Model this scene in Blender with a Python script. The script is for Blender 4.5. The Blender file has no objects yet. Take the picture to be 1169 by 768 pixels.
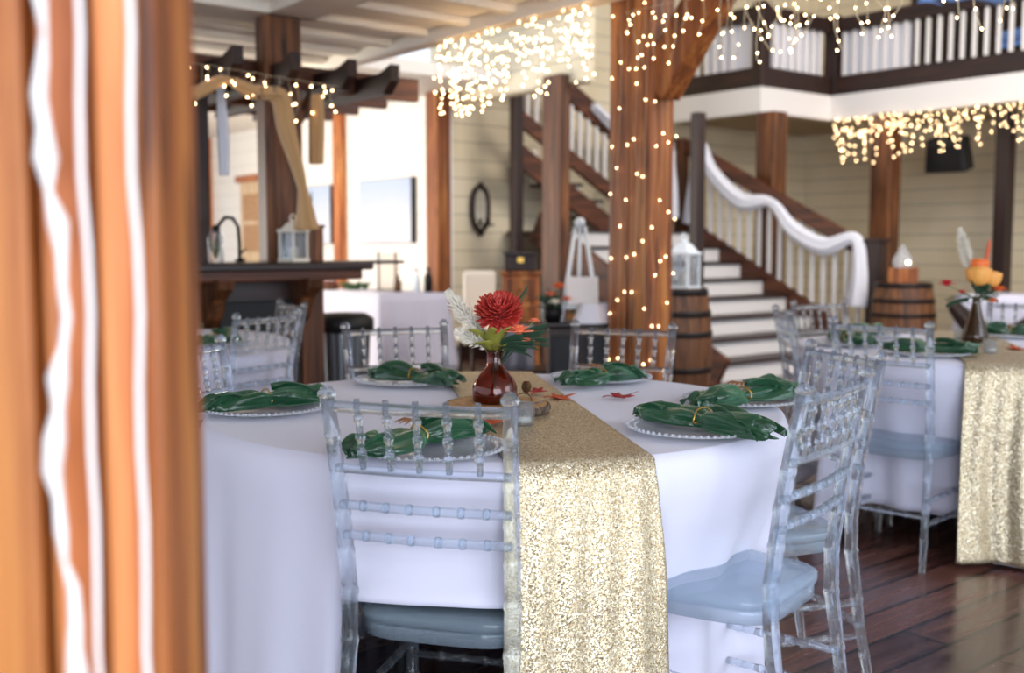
import bpy, bmesh, math, random
from mathutils import Vector, Matrix
random.seed(7)
C = bpy.context.scene
COL = C.collection
PI = math.pi

# ------------------------------------------------------------------ camera
F = 1231.0                       # focal length in pixels of a 1169 px wide frame
CAM_H = 1.20
PITCH = math.atan(104 / F)
YAW = math.radians(38.6)
FOCUS, FSTOP = 2.45, 2.5
cam_data = bpy.data.cameras.new('camera')
cam = bpy.data.objects.new('camera', cam_data)
COL.objects.link(cam)
cam.location = (0, 0, CAM_H)
cam.rotation_euler = (PI / 2 - PITCH, 0, -YAW)
cam_data.sensor_width = 36
cam_data.lens = F / 1169 * 36
cam_data.clip_start = .02
cam_data.dof.use_dof = True
cam_data.dof.focus_distance = FOCUS
cam_data.dof.aperture_fstop = FSTOP
C.camera = cam

# ------------------------------------------------------------------ world, lights, exposure
C.view_settings.view_transform = 'Standard'
C.view_settings.look = 'None'
C.view_settings.gamma = 1
C.view_settings.use_curve_mapping = False
C.view_settings.exposure = 0.55
world = bpy.data.worlds.new('world')
C.world = world
world.use_nodes = True
bgn = world.node_tree.nodes['Background']
bgn.inputs[0].default_value = (.80, .88, 1.0, 1)
bgn.inputs[1].default_value = 1.15
try:
    C.cycles.max_bounces = 14
    C.cycles.transmission_bounces = 14
    C.cycles.transparent_max_bounces = 16
    C.cycles.sample_clamp_indirect = 6
    C.cycles.caustics_refractive = False
    C.cycles.caustics_reflective = False
    C.cycles.blur_glossy = .5
except Exception:
    pass

fw = Vector((math.sin(YAW), math.cos(YAW), 0))
rt = Vector((math.cos(YAW), -math.sin(YAW), 0))


def RD(r, d, z=0.0):
    """point r metres to the right and d metres ahead of the place the photographer stood"""
    p = rt * r + fw * d
    return Vector((p.x, p.y, z))


def ray(px, py):
    u = (px - 584.5) / F
    v = -(py - 384) / F
    d = math.cos(PITCH) + v * math.sin(PITCH)
    z = -math.sin(PITCH) + v * math.cos(PITCH)
    return Vector((u * rt.x + d * fw.x, u * rt.y + d * fw.y, z))


def atZ(px, py, z):
    a = ray(px, py); t = (z - CAM_H) / a.z
    return Vector((a.x * t, a.y * t, z))


def atX(px, py, X):
    a = ray(px, py); t = X / a.x
    return Vector((X, a.y * t, CAM_H + a.z * t))


def atY(px, py, Y):
    a = ray(px, py); t = Y / a.y
    return Vector((a.x * t, Y, CAM_H + a.z * t))


def area(name, loc, target, sx, sy, power, color):
    l = bpy.data.lights.new(name, 'AREA')
    l.shape = 'RECTANGLE'; l.size = sx; l.size_y = sy
    l.energy = power; l.color = color
    o = bpy.data.objects.new(name, l); COL.objects.link(o)
    o.location = loc
    o.rotation_euler = (Vector(target) - Vector(loc)).to_track_quat('-Z', 'Y').to_euler()
    return o


# daylight from the windows behind and beside the photographer, and the bar room's window
area('area_light', RD(.9, -2.6, 1.5), RD(.3, 3.0, 1.3), 4.5, 2.2, 190, (.78, .87, 1.0))
area('area_light', RD(4.8, 1.0, 2.1), RD(.6, 3.5, .6), 2.6, 1.8, 60, (.78, .87, 1.0))
area('area_light', (2.0, 11.0, 1.2), (5.4, 10.0, 2.2), 4.0, 1.6, 165, (1.0, .93, .82))
area('area_light', (8.0, 2.5, 4.6), (9.5, 8.0, 1.6), 3.0, 2.0, 170, (1.0, .90, .80))  # unseen warm light high over the hall, brightening the stairs


# ------------------------------------------------------------------ materials
def rgb(h):
    v = [int(h[i:i + 2], 16) / 255 for i in (0, 2, 4)]
    return tuple((c / 12.92 if c <= .04045 else ((c + .055) / 1.055) ** 2.4) for c in v) + (1,)


def mat(name, color=(.8, .8, .8, 1), rough=.5, metal=0, **kw):
    m = bpy.data.materials.new(name); m.use_nodes = True
    b = m.node_tree.nodes['Principled BSDF']
    b.inputs['Base Color'].default_value = color
    b.inputs['Roughness'].default_value = rough
    b.inputs['Metallic'].default_value = metal
    for k, v in kw.items():
        b.inputs[k.replace('_', ' ')].default_value = v
    return m


def nodes(m):
    return m.node_tree.nodes, m.node_tree.links, m.node_tree.nodes['Principled BSDF']


def ramp(n, stops):
    r = n.new('ShaderNodeValToRGB'); e = r.color_ramp.elements
    while len(e) < len(stops): e.new(.5)
    for i, (p, c) in enumerate(stops):
        e[i].position = p; e[i].color = c
    return r


def wood(name, cols, axis='Z', rough=.55, scale=7, stretch=.06, bump=.25, knots=True):
    m = mat(name, cols[1], rough)
    n, l, b = nodes(m)
    tc = n.new('ShaderNodeTexCoord'); mp = n.new('ShaderNodeMapping')
    s = [scale] * 3; s['XYZ'.index(axis)] = scale * stretch
    mp.inputs['Scale'].default_value = s
    l.new(tc.outputs['Object'], mp.inputs['Vector'])
    no = n.new('ShaderNodeTexNoise'); no.inputs['Scale'].default_value = 2.2; no.inputs['Detail'].default_value = 7
    no.inputs['Roughness'].default_value = .62; no.inputs['Distortion'].default_value = .5
    l.new(mp.outputs[0], no.inputs['Vector'])
    r = ramp(n, [(.30, cols[0]), (.50, cols[1]), (.70, cols[2])])
    l.new(no.outputs['Fac'], r.inputs['Fac'])
    # darker cracks
    no2 = n.new('ShaderNodeTexNoise'); no2.inputs['Scale'].default_value = 5; no2.inputs['Detail'].default_value = 3
    l.new(mp.outputs[0], no2.inputs['Vector'])
    r2 = ramp(n, [(.33, (.25, .2, .18, 1)), (.40, (1, 1, 1, 1))])
    l.new(no2.outputs['Fac'], r2.inputs['Fac'])
    mx = n.new('ShaderNodeMix'); mx.data_type = 'RGBA'; mx.blend_type = 'MULTIPLY'; mx.inputs['Factor'].default_value = 1
    l.new(r.outputs[0], mx.inputs[6]); l.new(r2.outputs[0], mx.inputs[7])
    l.new(mx.outputs[2], b.inputs['Base Color'])
    bp = n.new('ShaderNodeBump'); bp.inputs['Strength'].default_value = bump; bp.inputs['Distance'].default_value = .01
    l.new(no.outputs['Fac'], bp.inputs['Height']); l.new(bp.outputs[0], b.inputs['Normal'])
    return m


M = {}
M['orange_wood'] = wood('orange_wood', (rgb('54290f'), rgb('935020'), rgb('bd7a38')), 'Z')
M['bright_wood'] = wood('bright_wood', (rgb('7c3c18'), rgb('b8662e'), rgb('dc9a5c')), 'Z')
M['brown_wood'] = wood('brown_wood', (rgb('2e190c'), rgb('5c3419'), rgb('8c562c')), 'Z')
M['brown_wood_x'] = wood('brown_wood_x', (rgb('2e170c'), rgb('552c18'), rgb('7a4628')), 'X')
M['brown_wood_y'] = wood('brown_wood_y', (rgb('2e170c'), rgb('552c18'), rgb('744226')), 'Y')
M['dark_wood'] = wood('dark_wood', (rgb('180c09'), rgb('2a1610'), rgb('3f2318')), 'Z')
M['dark_wood_x'] = wood('dark_wood_x', (rgb('180c09'), rgb('2a1610'), rgb('402318')), 'X', rough=.4)
M['dark_wood_y'] = wood('dark_wood_y', (rgb('180c09'), rgb('2a1610'), rgb('402318')), 'Y')
M['barrel_wood'] = wood('barrel_wood', (rgb('301808'), rgb('623a1c'), rgb('94602f')), 'Z', scale=11)
M['slice_wood'] = wood('slice_wood', (rgb('8a5a30'), rgb('b98a58'), rgb('d8ae7c')), 'Z', scale=20, stretch=1)
M['bark'] = wood('bark', (rgb('241a14'), rgb('5e4a3a'), rgb('9a8672')), 'Z', scale=40, stretch=.5, bump=1)
M['black'] = mat('black', rgb('0d0c0d'), .6)
M['iron'] = mat('iron', rgb('1c1a1b'), .5, .6)
M['white_paint'] = mat('white_paint', rgb('e8e4e0'), .5)
M['cream_paint'] = mat('cream_paint', rgb('f3eada'), .6)
M['white_metal'] = mat('white_metal', rgb('e6ecf0'), .4)
M['gold'] = mat('gold', rgb('c9a050'), .35, .9)
M['bronze'] = mat('bronze', rgb('6a4c30'), .35, .9)
M['candle'] = mat('candle', rgb('f2ead6'), .5)
M['grey_metal'] = mat('grey_metal', rgb('7c8288'), .35, .8)
M['amber_glass'] = mat('amber_glass', rgb('b0501e'), .02, 0, IOR=1.45, Transmission_Weight=.97)
M['brown_glass'] = mat('brown_glass', rgb('6a4414'), .03, 0, IOR=1.5, Transmission_Weight=.8)
M['mirror'] = mat('mirror', rgb('dddddd'), .03, 1)
M['wire'] = mat('wire', rgb('d8c8a8'), .5)


def clear_resin(name, tint, glassiness, milky=.72):
    m = mat(name, tint, .07, 0, IOR=1.42, Transmission_Weight=milky)
    n, l, b = nodes(m)
    tr = n.new('ShaderNodeBsdfTransparent'); tr.inputs[0].default_value = (.93, .965, 1, 1)
    mx = n.new('ShaderNodeMixShader'); mx.inputs[0].default_value = glassiness
    l.new(tr.outputs[0], mx.inputs[1]); l.new(b.outputs[0], mx.inputs[2])
    l.new(mx.outputs[0], n['Material Output'].inputs['Surface'])
    return m


M['lantern_glass'] = clear_resin('lantern_glass', rgb('f2f4fa'), .3, .8)
M['resin'] = clear_resin('clear_resin', rgb('eaf4fd'), .55, .93)
M['seat_resin'] = clear_resin('seat_resin', rgb('cfe6f8'), .50, .62)
M['plate_glass'] = clear_resin('plate_glass', rgb('fbfbff'), .5, .5)


def cloth_mat(name, col, bump=.15):
    m = mat(name, col, .75, 0, Sheen_Weight=.25)
    n, l, b = nodes(m)
    tc = n.new('ShaderNodeTexCoord'); no = n.new('ShaderNodeTexNoise'); no.inputs['Scale'].default_value = 5
    no.inputs['Detail'].default_value = 4
    l.new(tc.outputs['Object'], no.inputs['Vector'])
    bp = n.new('ShaderNodeBump'); bp.inputs['Strength'].default_value = bump; bp.inputs['Distance'].default_value = .03
    l.new(no.outputs['Fac'], bp.inputs['Height']); l.new(bp.outputs[0], b.inputs['Normal'])
    return m


M['tablecloth'] = cloth_mat('white_tablecloth', rgb('d8d7e8'))
M['drape'] = cloth_mat('white_drape', rgb('e6e6ee'))
M['tan_drape'] = cloth_mat('tan_drape', rgb('c79c68'))
M['satin'] = mat('green_satin', rgb('0f4d2c'), .27, 0, Sheen_Weight=.1, Specular_IOR_Level=.7)


def satin_tune():
    n, l, b = nodes(M['satin'])
    b.inputs['Anisotropic'].default_value = .5
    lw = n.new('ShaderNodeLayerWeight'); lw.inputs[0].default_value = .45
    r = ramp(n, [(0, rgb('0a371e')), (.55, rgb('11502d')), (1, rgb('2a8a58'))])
    tc = n.new('ShaderNodeTexCoord'); mp = n.new('ShaderNodeMapping'); mp.inputs['Scale'].default_value = (7, 45, 45)
    no = n.new('ShaderNodeTexNoise'); no.inputs['Scale'].default_value = 1; no.inputs['Detail'].default_value = 2; no.inputs['Distortion'].default_value = 1.5
    l.new(tc.outputs['Object'], mp.inputs[0]); l.new(mp.outputs[0], no.inputs['Vector'])
    bp = n.new('ShaderNodeBump'); bp.inputs['Strength'].default_value = .55; bp.inputs['Distance'].default_value = .008
    l.new(no.outputs['Fac'], bp.inputs['Height']); l.new(bp.outputs[0], b.inputs['Normal'])
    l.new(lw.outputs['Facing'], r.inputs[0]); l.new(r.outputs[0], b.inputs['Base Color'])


satin_tune()


def sequin():
    m = mat('sequin_cloth', rgb('c9a56c'), .38, .6)
    n, l, b = nodes(m)
    tc = n.new('ShaderNodeTexCoord')
    v = n.new('ShaderNodeTexVoronoi'); v.inputs['Scale'].default_value = 420
    l.new(tc.outputs['Object'], v.inputs['Vector'])
    no = n.new('ShaderNodeTexNoise'); no.inputs['Scale'].default_value = 9; no.inputs['Detail'].default_value = 3
    l.new(tc.outputs['Object'], no.inputs['Vector'])
    r = ramp(n, [(.0, rgb('8a7656')), (.5, rgb('c2b08c')), (1, rgb('f6edd6'))])
    sep = n.new('ShaderNodeSeparateColor'); l.new(v.outputs['Color'], sep.inputs[0])
    l.new(sep.outputs[0], r.inputs[0]); l.new(r.outputs[0], b.inputs['Base Color'])
    # every sequin tips its own way
    g = n.new('ShaderNodeNewGeometry')
    sub = n.new('ShaderNodeVectorMath'); sub.operation = 'SUBTRACT'; sub.inputs[1].default_value = (.5, .5, .5)
    l.new(v.outputs['Color'], sub.inputs[0])
    sc = n.new('ShaderNodeVectorMath'); sc.operation = 'SCALE'; sc.inputs['Scale'].default_value = .65
    l.new(sub.outputs[0], sc.inputs[0])
    ad = n.new('ShaderNodeVectorMath'); ad.operation = 'ADD'
    l.new(g.outputs['Normal'], ad.inputs[0]); l.new(sc.outputs[0], ad.inputs[1])
    nm = n.new('ShaderNodeVectorMath'); nm.operation = 'NORMALIZE'; l.new(ad.outputs[0], nm.inputs[0])
    l.new(nm.outputs[0], b.inputs['Normal'])
    return m


M['sequin'] = sequin()


def shiplap(name, col, col2, pitch=.19, axis=2, groove=.045, rough=.55, dark=.45):
    m = mat(name, col, rough)
    n, l, b = nodes(m)
    tc = n.new('ShaderNodeTexCoord'); sp = n.new('ShaderNodeSeparateXYZ'); l.new(tc.outputs['Object'], sp.inputs[0])
    dv = n.new('ShaderNodeMath'); dv.operation = 'DIVIDE'; dv.inputs[1].default_value = pitch
    l.new(sp.outputs[axis], dv.inputs[0])
    fr = n.new('ShaderNodeMath'); fr.operation = 'FRACT'; l.new(dv.outputs[0], fr.inputs[0])
    lt = n.new('ShaderNodeMath'); lt.operation = 'LESS_THAN'; lt.inputs[1].default_value = groove
    l.new(fr.outputs[0], lt.inputs[0])
    no = n.new('ShaderNodeTexNoise'); no.inputs['Scale'].default_value = 1.6; no.inputs['Detail'].default_value = 5
    l.new(tc.outputs['Object'], no.inputs['Vector'])
    r = ramp(n, [(.35, col), (.7, col2)]); l.new(no.outputs['Fac'], r.inputs[0])
    mx = n.new('ShaderNodeMix'); mx.data_type = 'RGBA'
    mx.inputs[7].default_value = tuple(c * dark for c in col[:3]) + (1,)
    l.new(lt.outputs[0], mx.inputs[0]); l.new(r.outputs[0], mx.inputs[6]); l.new(mx.outputs[2], b.inputs['Base Color'])
    bp = n.new('ShaderNodeBump'); bp.invert = True; bp.inputs['Strength'].default_value = .6; bp.inputs['Distance'].default_value = .01
    l.new(lt.outputs[0], bp.inputs['Height']); l.new(bp.outputs[0], b.inputs['Normal'])
    return m


M['cream_boards'] = shiplap('cream_boards', rgb('dfd0ae'), rgb('e9dcc0'))
M['white_boards'] = shiplap('white_boards', rgb('f6f1e8'), rgb('faf6ef'), dark=.8)
M['grey_boards'] = shiplap('grey_boards', rgb('b9bac6'), rgb('c9c9d2'), dark=.8)
M['ceiling_boards'] = shiplap('ceiling_boards', rgb('f6efe4'), rgb('faf4ea'), .14, 1, .07, dark=.6)
M['rough_ceiling'] = shiplap('rough_ceiling', rgb('a08866'), rgb('c0a884'), .2, 1, .2, dark=.5)


def floor_mat():
    m = mat('floor_boards', rgb('4a2a20'), .2)
    n, l, b = nodes(m)
    tc = n.new('ShaderNodeTexCoord'); mp = n.new('ShaderNodeMapping')
    l.new(tc.outputs['Object'], mp.inputs[0])
    br = n.new('ShaderNodeTexBrick'); br.inputs['Scale'].default_value = 1
    br.inputs['Brick Width'].default_value = 1.5; br.inputs['Row Height'].default_value = .15
    br.inputs['Mortar Size'].default_value = .007; br.inputs['Mortar Smooth'].default_value = .1
    br.offset = .37
    br.inputs['Color1'].default_value = rgb('6e4a40'); br.inputs['Color2'].default_value = rgb('3c2622')
    br.inputs['Mortar'].default_value = rgb('0c0606')
    l.new(mp.outputs[0], br.inputs['Vector'])
    mp2 = n.new('ShaderNodeMapping'); mp2.inputs['Scale'].default_value = (1.2, 14, 1); l.new(tc.outputs['Object'], mp2.inputs[0])
    no = n.new('ShaderNodeTexNoise'); no.inputs['Scale'].default_value = 1.5; no.inputs['Detail'].default_value = 6
    no.inputs['Distortion'].default_value = .6
    l.new(mp2.outputs[0], no.inputs['Vector'])
    r = ramp(n, [(.3, (.55, .5, .5, 1)), (.7, (1.45, 1.3, 1.2, 1))]); l.new(no.outputs['Fac'], r.inputs[0])
    mx = n.new('ShaderNodeMix'); mx.data_type = 'RGBA'; mx.blend_type = 'MULTIPLY'; mx.inputs[0].default_value = 1
    l.new(br.outputs['Color'], mx.inputs[6]); l.new(r.outputs[0], mx.inputs[7]); l.new(mx.outputs[2], b.inputs['Base Color'])
    r3 = ramp(n, [(.3, (.14, .14, .14, 1)), (.7, (.32, .32, .32, 1))]); l.new(no.outputs['Fac'], r3.inputs[0])
    l.new(r3.outputs[0], b.inputs['Roughness'])
    bp = n.new('ShaderNodeBump'); bp.invert = True; bp.inputs['Strength'].default_value = .5; bp.inputs['Distance'].default_value = .004
    l.new(br.outputs['Fac'], bp.inputs['Height']); l.new(bp.outputs[0], b.inputs['Normal'])
    b.inputs['Specular IOR Level'].default_value = .7
    return m


M['floor'] = floor_mat()


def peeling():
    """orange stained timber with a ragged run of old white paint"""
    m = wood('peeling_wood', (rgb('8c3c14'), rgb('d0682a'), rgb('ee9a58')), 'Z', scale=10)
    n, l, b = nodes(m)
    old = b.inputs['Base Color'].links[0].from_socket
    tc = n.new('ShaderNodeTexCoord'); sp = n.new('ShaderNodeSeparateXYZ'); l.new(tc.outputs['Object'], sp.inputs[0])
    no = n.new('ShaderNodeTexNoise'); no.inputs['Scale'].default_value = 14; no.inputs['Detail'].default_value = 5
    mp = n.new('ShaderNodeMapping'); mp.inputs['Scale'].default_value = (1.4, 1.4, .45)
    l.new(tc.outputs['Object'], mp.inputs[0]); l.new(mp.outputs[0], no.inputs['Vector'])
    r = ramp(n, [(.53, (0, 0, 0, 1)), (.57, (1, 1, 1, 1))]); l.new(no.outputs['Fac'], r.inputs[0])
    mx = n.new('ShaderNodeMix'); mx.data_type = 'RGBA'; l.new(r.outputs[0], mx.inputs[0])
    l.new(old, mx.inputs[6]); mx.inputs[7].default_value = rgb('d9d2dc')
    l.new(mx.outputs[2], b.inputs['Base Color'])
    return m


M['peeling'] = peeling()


def canvas_mat(name, a, bcol, c):
    m = mat(name, a, .6)
    n, l, b = nodes(m)
    tc = n.new('ShaderNodeTexCoord'); mp = n.new('ShaderNodeMapping'); mp.inputs['Scale'].default_value = (1, 1, 3)
    l.new(tc.outputs['Object'], mp.inputs[0])
    no = n.new('ShaderNodeTexNoise'); no.inputs['Scale'].default_value = 2; no.inputs['Detail'].default_value = 5
    l.new(mp.outputs[0], no.inputs['Vector'])
    sp = n.new('ShaderNodeSeparateXYZ'); l.new(tc.outputs['Object'], sp.inputs[0])
    ma = n.new('ShaderNodeMath'); ma.operation = 'MULTIPLY_ADD'; ma.inputs[1].default_value = .25
    l.new(no.outputs['Fac'], ma.inputs[0]); l.new(sp.outputs[2], ma.inputs[2])
    r = ramp(n, [(.0, a), (.35, bcol), (.62, bcol), (.68, c)])
    l.new(ma.outputs[0], r.inputs[0]); l.new(r.outputs[0], b.inputs['Base Color'])
    return m


M['canvas'] = canvas_mat('pale_blue_canvas', rgb('d6d9e6'), rgb('b9c8e2'), rgb('e0e0e0'))


def emit(name, col, s):
    m = mat(name, col, .5)
    n, l, b = nodes(m)
    b.inputs['Emission Color'].default_value = col; b.inputs['Emission Strength'].default_value = s
    return m


M['bulb'] = emit('warm_bulb', (1.0, .68, .36, 1), 13)
M['blue_cloth'] = cloth_mat('blue_cloth', rgb('6a94d4'))


# ------------------------------------------------------------------ mesh helpers
class MB:
    def __init__(self): self.bm = bmesh.new()

    def box(self, c, s, rz=0, taper=1.0, mtx=None):
        R = Matrix.Rotation(rz, 3, 'Z') if mtx is None else mtx
        vs = []
        for z in (-.5, .5):
            k = taper if z > 0 else 1
            for x, y in ((-.5, -.5), (.5, -.5), (.5, .5), (-.5, .5)):
                vs.append(self.bm.verts.new(Vector(c) + R @ Vector((x * s[0] * k, y * s[1] * k, z * s[2]))))
        for f in ((3, 2, 1, 0), (4, 5, 6, 7), (0, 1, 5, 4), (1, 2, 6, 5), (2, 3, 7, 6), (3, 0, 4, 7)):
            self.bm.faces.new([vs[i] for i in f])
        return self

    def bar(self, p0, p1, w, h, up=(0, 0, 1)):
        """rectangular bar from p0 to p1, w across, h along 'up'"""
        p0, p1 = Vector(p0), Vector(p1); d = (p1 - p0); L = d.length; d.normalize()
        s = d.cross(Vector(up)).normalized(); u = s.cross(d).normalized()
        R = Matrix((d, s, u)).transposed()
        return self.box((p0 + p1) / 2, (L, w, h), mtx=R)

    def tube(self, pts, rad, n=8, caps=True, flat=1.0):
        pts = [Vector(p) for p in pts]
        if not isinstance(rad, (list, tuple)): rad = [rad] * len(pts)
        rings = []; prev = None
        for i, p in enumerate(pts):
            a = pts[max(i - 1, 0)]; b = pts[min(i + 1, len(pts) - 1)]
            t = (b - a)
            if t.length < 1e-9: t = Vector((0, 0, 1))
            t.normalize()
            if prev is None:
                prev = Vector((1, 0, 0)) if abs(t.x) < .8 else Vector((0, 1, 0))
            s = (prev - t * prev.dot(t)).normalized(); u = t.cross(s); prev = s
            rings.append([self.bm.verts.new(p + (s * math.cos(2 * PI * k / n) + u * flat * math.sin(2 * PI * k / n)) * rad[i]) for k in range(n)])
        for a, b in zip(rings, rings[1:]):
            for k in range(n):
                self.bm.faces.new((a[k], a[(k + 1) % n], b[(k + 1) % n], b[k]))
        if caps:
            self.bm.faces.new(list(reversed(rings[0]))); self.bm.faces.new(rings[-1])
        return self

    def lathe(self, prof, c=(0, 0, 0), n=24, close=False):
        c = Vector(c); rings = []
        for r, z in prof:
            if r < 1e-5:
                rings.append([self.bm.verts.new(c + Vector((0, 0, z)))])
            else:
                rings.append([self.bm.verts.new(c + Vector((r * math.cos(2 * PI * k / n), r * math.sin(2 * PI * k / n), z))) for k in range(n)])
        pairs = list(zip(rings, rings[1:]))
        if close: pairs.append((rings[-1], rings[0]))
        for a, b in pairs:
            for k in range(n):
                k2 = (k + 1) % n
                if len(a) == 1 and len(b) == 1: continue
                if len(a) == 1: self.bm.faces.new((a[0], b[k2], b[k]))
                elif len(b) == 1: self.bm.faces.new((a[k], a[k2], b[0]))
                else: self.bm.faces.new((a[k], a[k2], b[k2], b[k]))
        return self

    def ball(self, c, r, n=8, sz=1.0):
        return self.lathe([(r * math.sin(PI * i / n), -r * sz * math.cos(PI * i / n)) for i in range(n + 1)], c, n * 2)

    def grid(self, f, nu, nv, closed_u=False):
        g = [[self.bm.verts.new(Vector(f(i / (nu if closed_u else nu - 1), j / (nv - 1)))) for i in range(nu)] for j in range(nv)]
        for j in range(nv - 1):
            for i in range(nu if closed_u else nu - 1):
                i2 = (i + 1) % nu
                self.bm.faces.new((g[j][i], g[j][i2], g[j + 1][i2], g[j + 1][i]))
        return g

    def obj(self, name, m, parent=None, smooth=True, bevel=0, solid=0, sub=0, origin=None, offset=0):
        me = bpy.data.meshes.new(name)
        if origin is not None:
            bmesh.ops.translate(self.bm, verts=self.bm.verts, vec=-Vector(origin))
        bmesh.ops.recalc_face_normals(self.bm, faces=self.bm.faces)
        self.bm.to_mesh(me); self.bm.free()
        me.materials.append(M[m] if isinstance(m, str) else m)
        if smooth:
            for p in me.polygons: p.use_smooth = True
        o = bpy.data.objects.new(name, me); COL.objects.link(o)
        if origin is not None: o.location = origin
        if parent is not None: o.parent = parent
        if bevel:
            b = o.modifiers.new('bevel', 'BEVEL'); b.width = bevel; b.segments = 2; b.limit_method = 'ANGLE'
        if solid:
            s = o.modifiers.new('solid', 'SOLIDIFY'); s.thickness = solid; s.offset = offset
        if sub:
            s = o.modifiers.new('sub', 'SUBSURF'); s.levels = sub; s.render_levels = sub
        return o


def thing(name, label, cat, loc=(0, 0, 0), rz=0, group=None):
    o = bpy.data.objects.new(name, None); COL.objects.link(o)
    o.location = loc; o.rotation_euler = (0, 0, rz); o.empty_display_size = .05
    return tag(o, label, cat, group)


def tag(o, label, cat, group=None, kind=None):
    o['label'] = label; o['category'] = cat
    if group: o['group'] = group
    if kind: o['kind'] = kind
    return o


def struct(o, label=None, cat=None):
    o['kind'] = 'structure'
    if label: o['label'] = label
    if cat: o['category'] = cat
    return o


def dup(root, loc, rz, label=None, group=None):
    r = root.copy(); COL.objects.link(r); r.location = loc; r.rotation_euler = (0, 0, rz)
    if label: r['label'] = label
    if group: r['group'] = group
    for ch in list(root.children):
        c = ch.copy(); COL.objects.link(c); c.parent = r
        for g in list(ch.children):
            d = g.copy(); COL.objects.link(d); d.parent = c
    return r


def smooth01(x):
    x = max(0, min(1, x)); return x * x * (3 - 2 * x)


def post(name, x, y, z0, z1, sx, sy, m, label, cat='post', bevel=.012):
    o = MB().box((x, y, (z0 + z1) / 2), (sx, sy, z1 - z0)).obj(name, m, None, False, bevel, origin=(x, y, z0))
    return tag(o, label, cat)


# ------------------------------------------------------------------ room
CEIL = 2.75
WX = 6.45                       # board wall with the canvases
CY = atX(503, 300, WX).y        # its corner with the mirror wall
BX = 4.53                       # line of the long ceiling beam
WALL_E = 12.6
struct(MB().box((4.5, 8, -.05), (24, 28, .1)).obj('floor', 'floor', smooth=False))
o = MB()
o.box((0.3, 7.25, CEIL + .06), (8.6, 26.5, .12))
o.box(((4.6 + 6.6) / 2, (8.3 + 20.5) / 2, CEIL + .06), (2.0, 12.2, .12))
struct(o.obj('ceiling', 'ceiling_boards', smooth=False))
struct(MB().box((8.5, 8, 6.1), (8, 28, .1)).obj('ceiling_high', 'grey_boards', smooth=False), 'high ceiling over the hall beyond the beam')
struct(MB().box((WX + .08, (CY + 20) / 2, 1.375), (.16, 20 - CY, 2.75)).obj('wall_left', 'white_boards', smooth=False), 'white board wall behind the bar')
struct(MB().box(((WX + 14) / 2, CY + .1, 2.95), (14 - WX, .16, 5.9)).obj('wall_back', 'cream_boards', smooth=False), 'cream board wall behind the staircase')
struct(MB().box((WALL_E + .1, 4, 3), (.16, 14, 6)).obj('wall_right', 'cream_boards', smooth=False), 'cream board wall under the balcony')
struct(MB().box(((WX + 9) / 2, CY - .0, .07), (9 - WX, .05, .14)).obj('baseboard_back', 'dark_wood_x', smooth=False))
struct(MB().box((WX - .01, (CY + 19) / 2, .07), (.03, 19 - CY, .14)).obj('baseboard_left', 'dark_wood_y', smooth=False))
# pale board face above the stair opening
struct(MB().box((6.62, (7.2 + CY) / 2, 3.6), (.14, CY - 7.2, 1.9)).obj('trim_1', 'cream_boards', smooth=False), 'pale board face above the stair opening')
# far door in the bright wall
y0, y1 = atX(305, 300, WX).y, atX(279, 300, WX).y
dz = atX(290, 207, WX).z
d = struct(MB().box((WX - .02, (y0 + y1) / 2, dz / 2), (.05, y1 - y0, dz)).obj('door_1', wood('pale_door_wood', (rgb('c9a070'), rgb('dcbc92'), rgb('ecd4b0')), 'Z'), smooth=False, bevel=.01), 'pale wooden door in the white wall')
MB().box((WX - .05, (y0 + y1) / 2, dz + .04), (.06, y1 - y0 + .16, .09)).obj('door_frame', 'bright_wood', d, False, .005)
MB().ball((WX - .08, y1 - .1, 1.0), .035).obj('door_knob', 'black', d)
for z in (.55, 1.3, dz - .35):
    MB().box((WX - .05, (y0 + y1) / 2, z), (.02, (y1 - y0) * .7, .36)).obj('door_panel', 'slice_wood', d, False, .01)

# ceiling joists run from the bar side to the long beam
ORD = 'first second third fourth fifth sixth seventh eighth ninth tenth eleventh twelfth thirteenth fourteenth'.split()
for k in range(14):
    y = 2.6 + k * .5
    tag(MB().box(((BX - 4) / 2 + 0, y, CEIL - .025), (BX + 4, .10, .05)).obj('ceiling_joist', 'cream_paint', smooth=False, bevel=.006),
        'white painted ceiling joist, %s counted from the camera side towards the bar' % ORD[k], 'joist', 'joists of the low ceiling')
# long beam with the lights
tag(MB().box((BX, 4.4, 2.70), (.14, 9.0, .10)).obj('long_beam', 'cream_paint', smooth=False, bevel=.01),
    'long pale ceiling beam edging the low ceiling, strung with lights', 'beam')

# dropped white box beam over the bar post
b0 = MB()
b0.box((1.3, 6.5, CEIL - .03), (4.3, .34, .14))
b0.box((3.28, 4.7, CEIL - .03), (.34, 3.4, .14))
tag(b0.obj('box_beam', 'cream_paint', smooth=False, bevel=.012), 'white boxed beam turning a corner above the bar post', 'beam')

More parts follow.
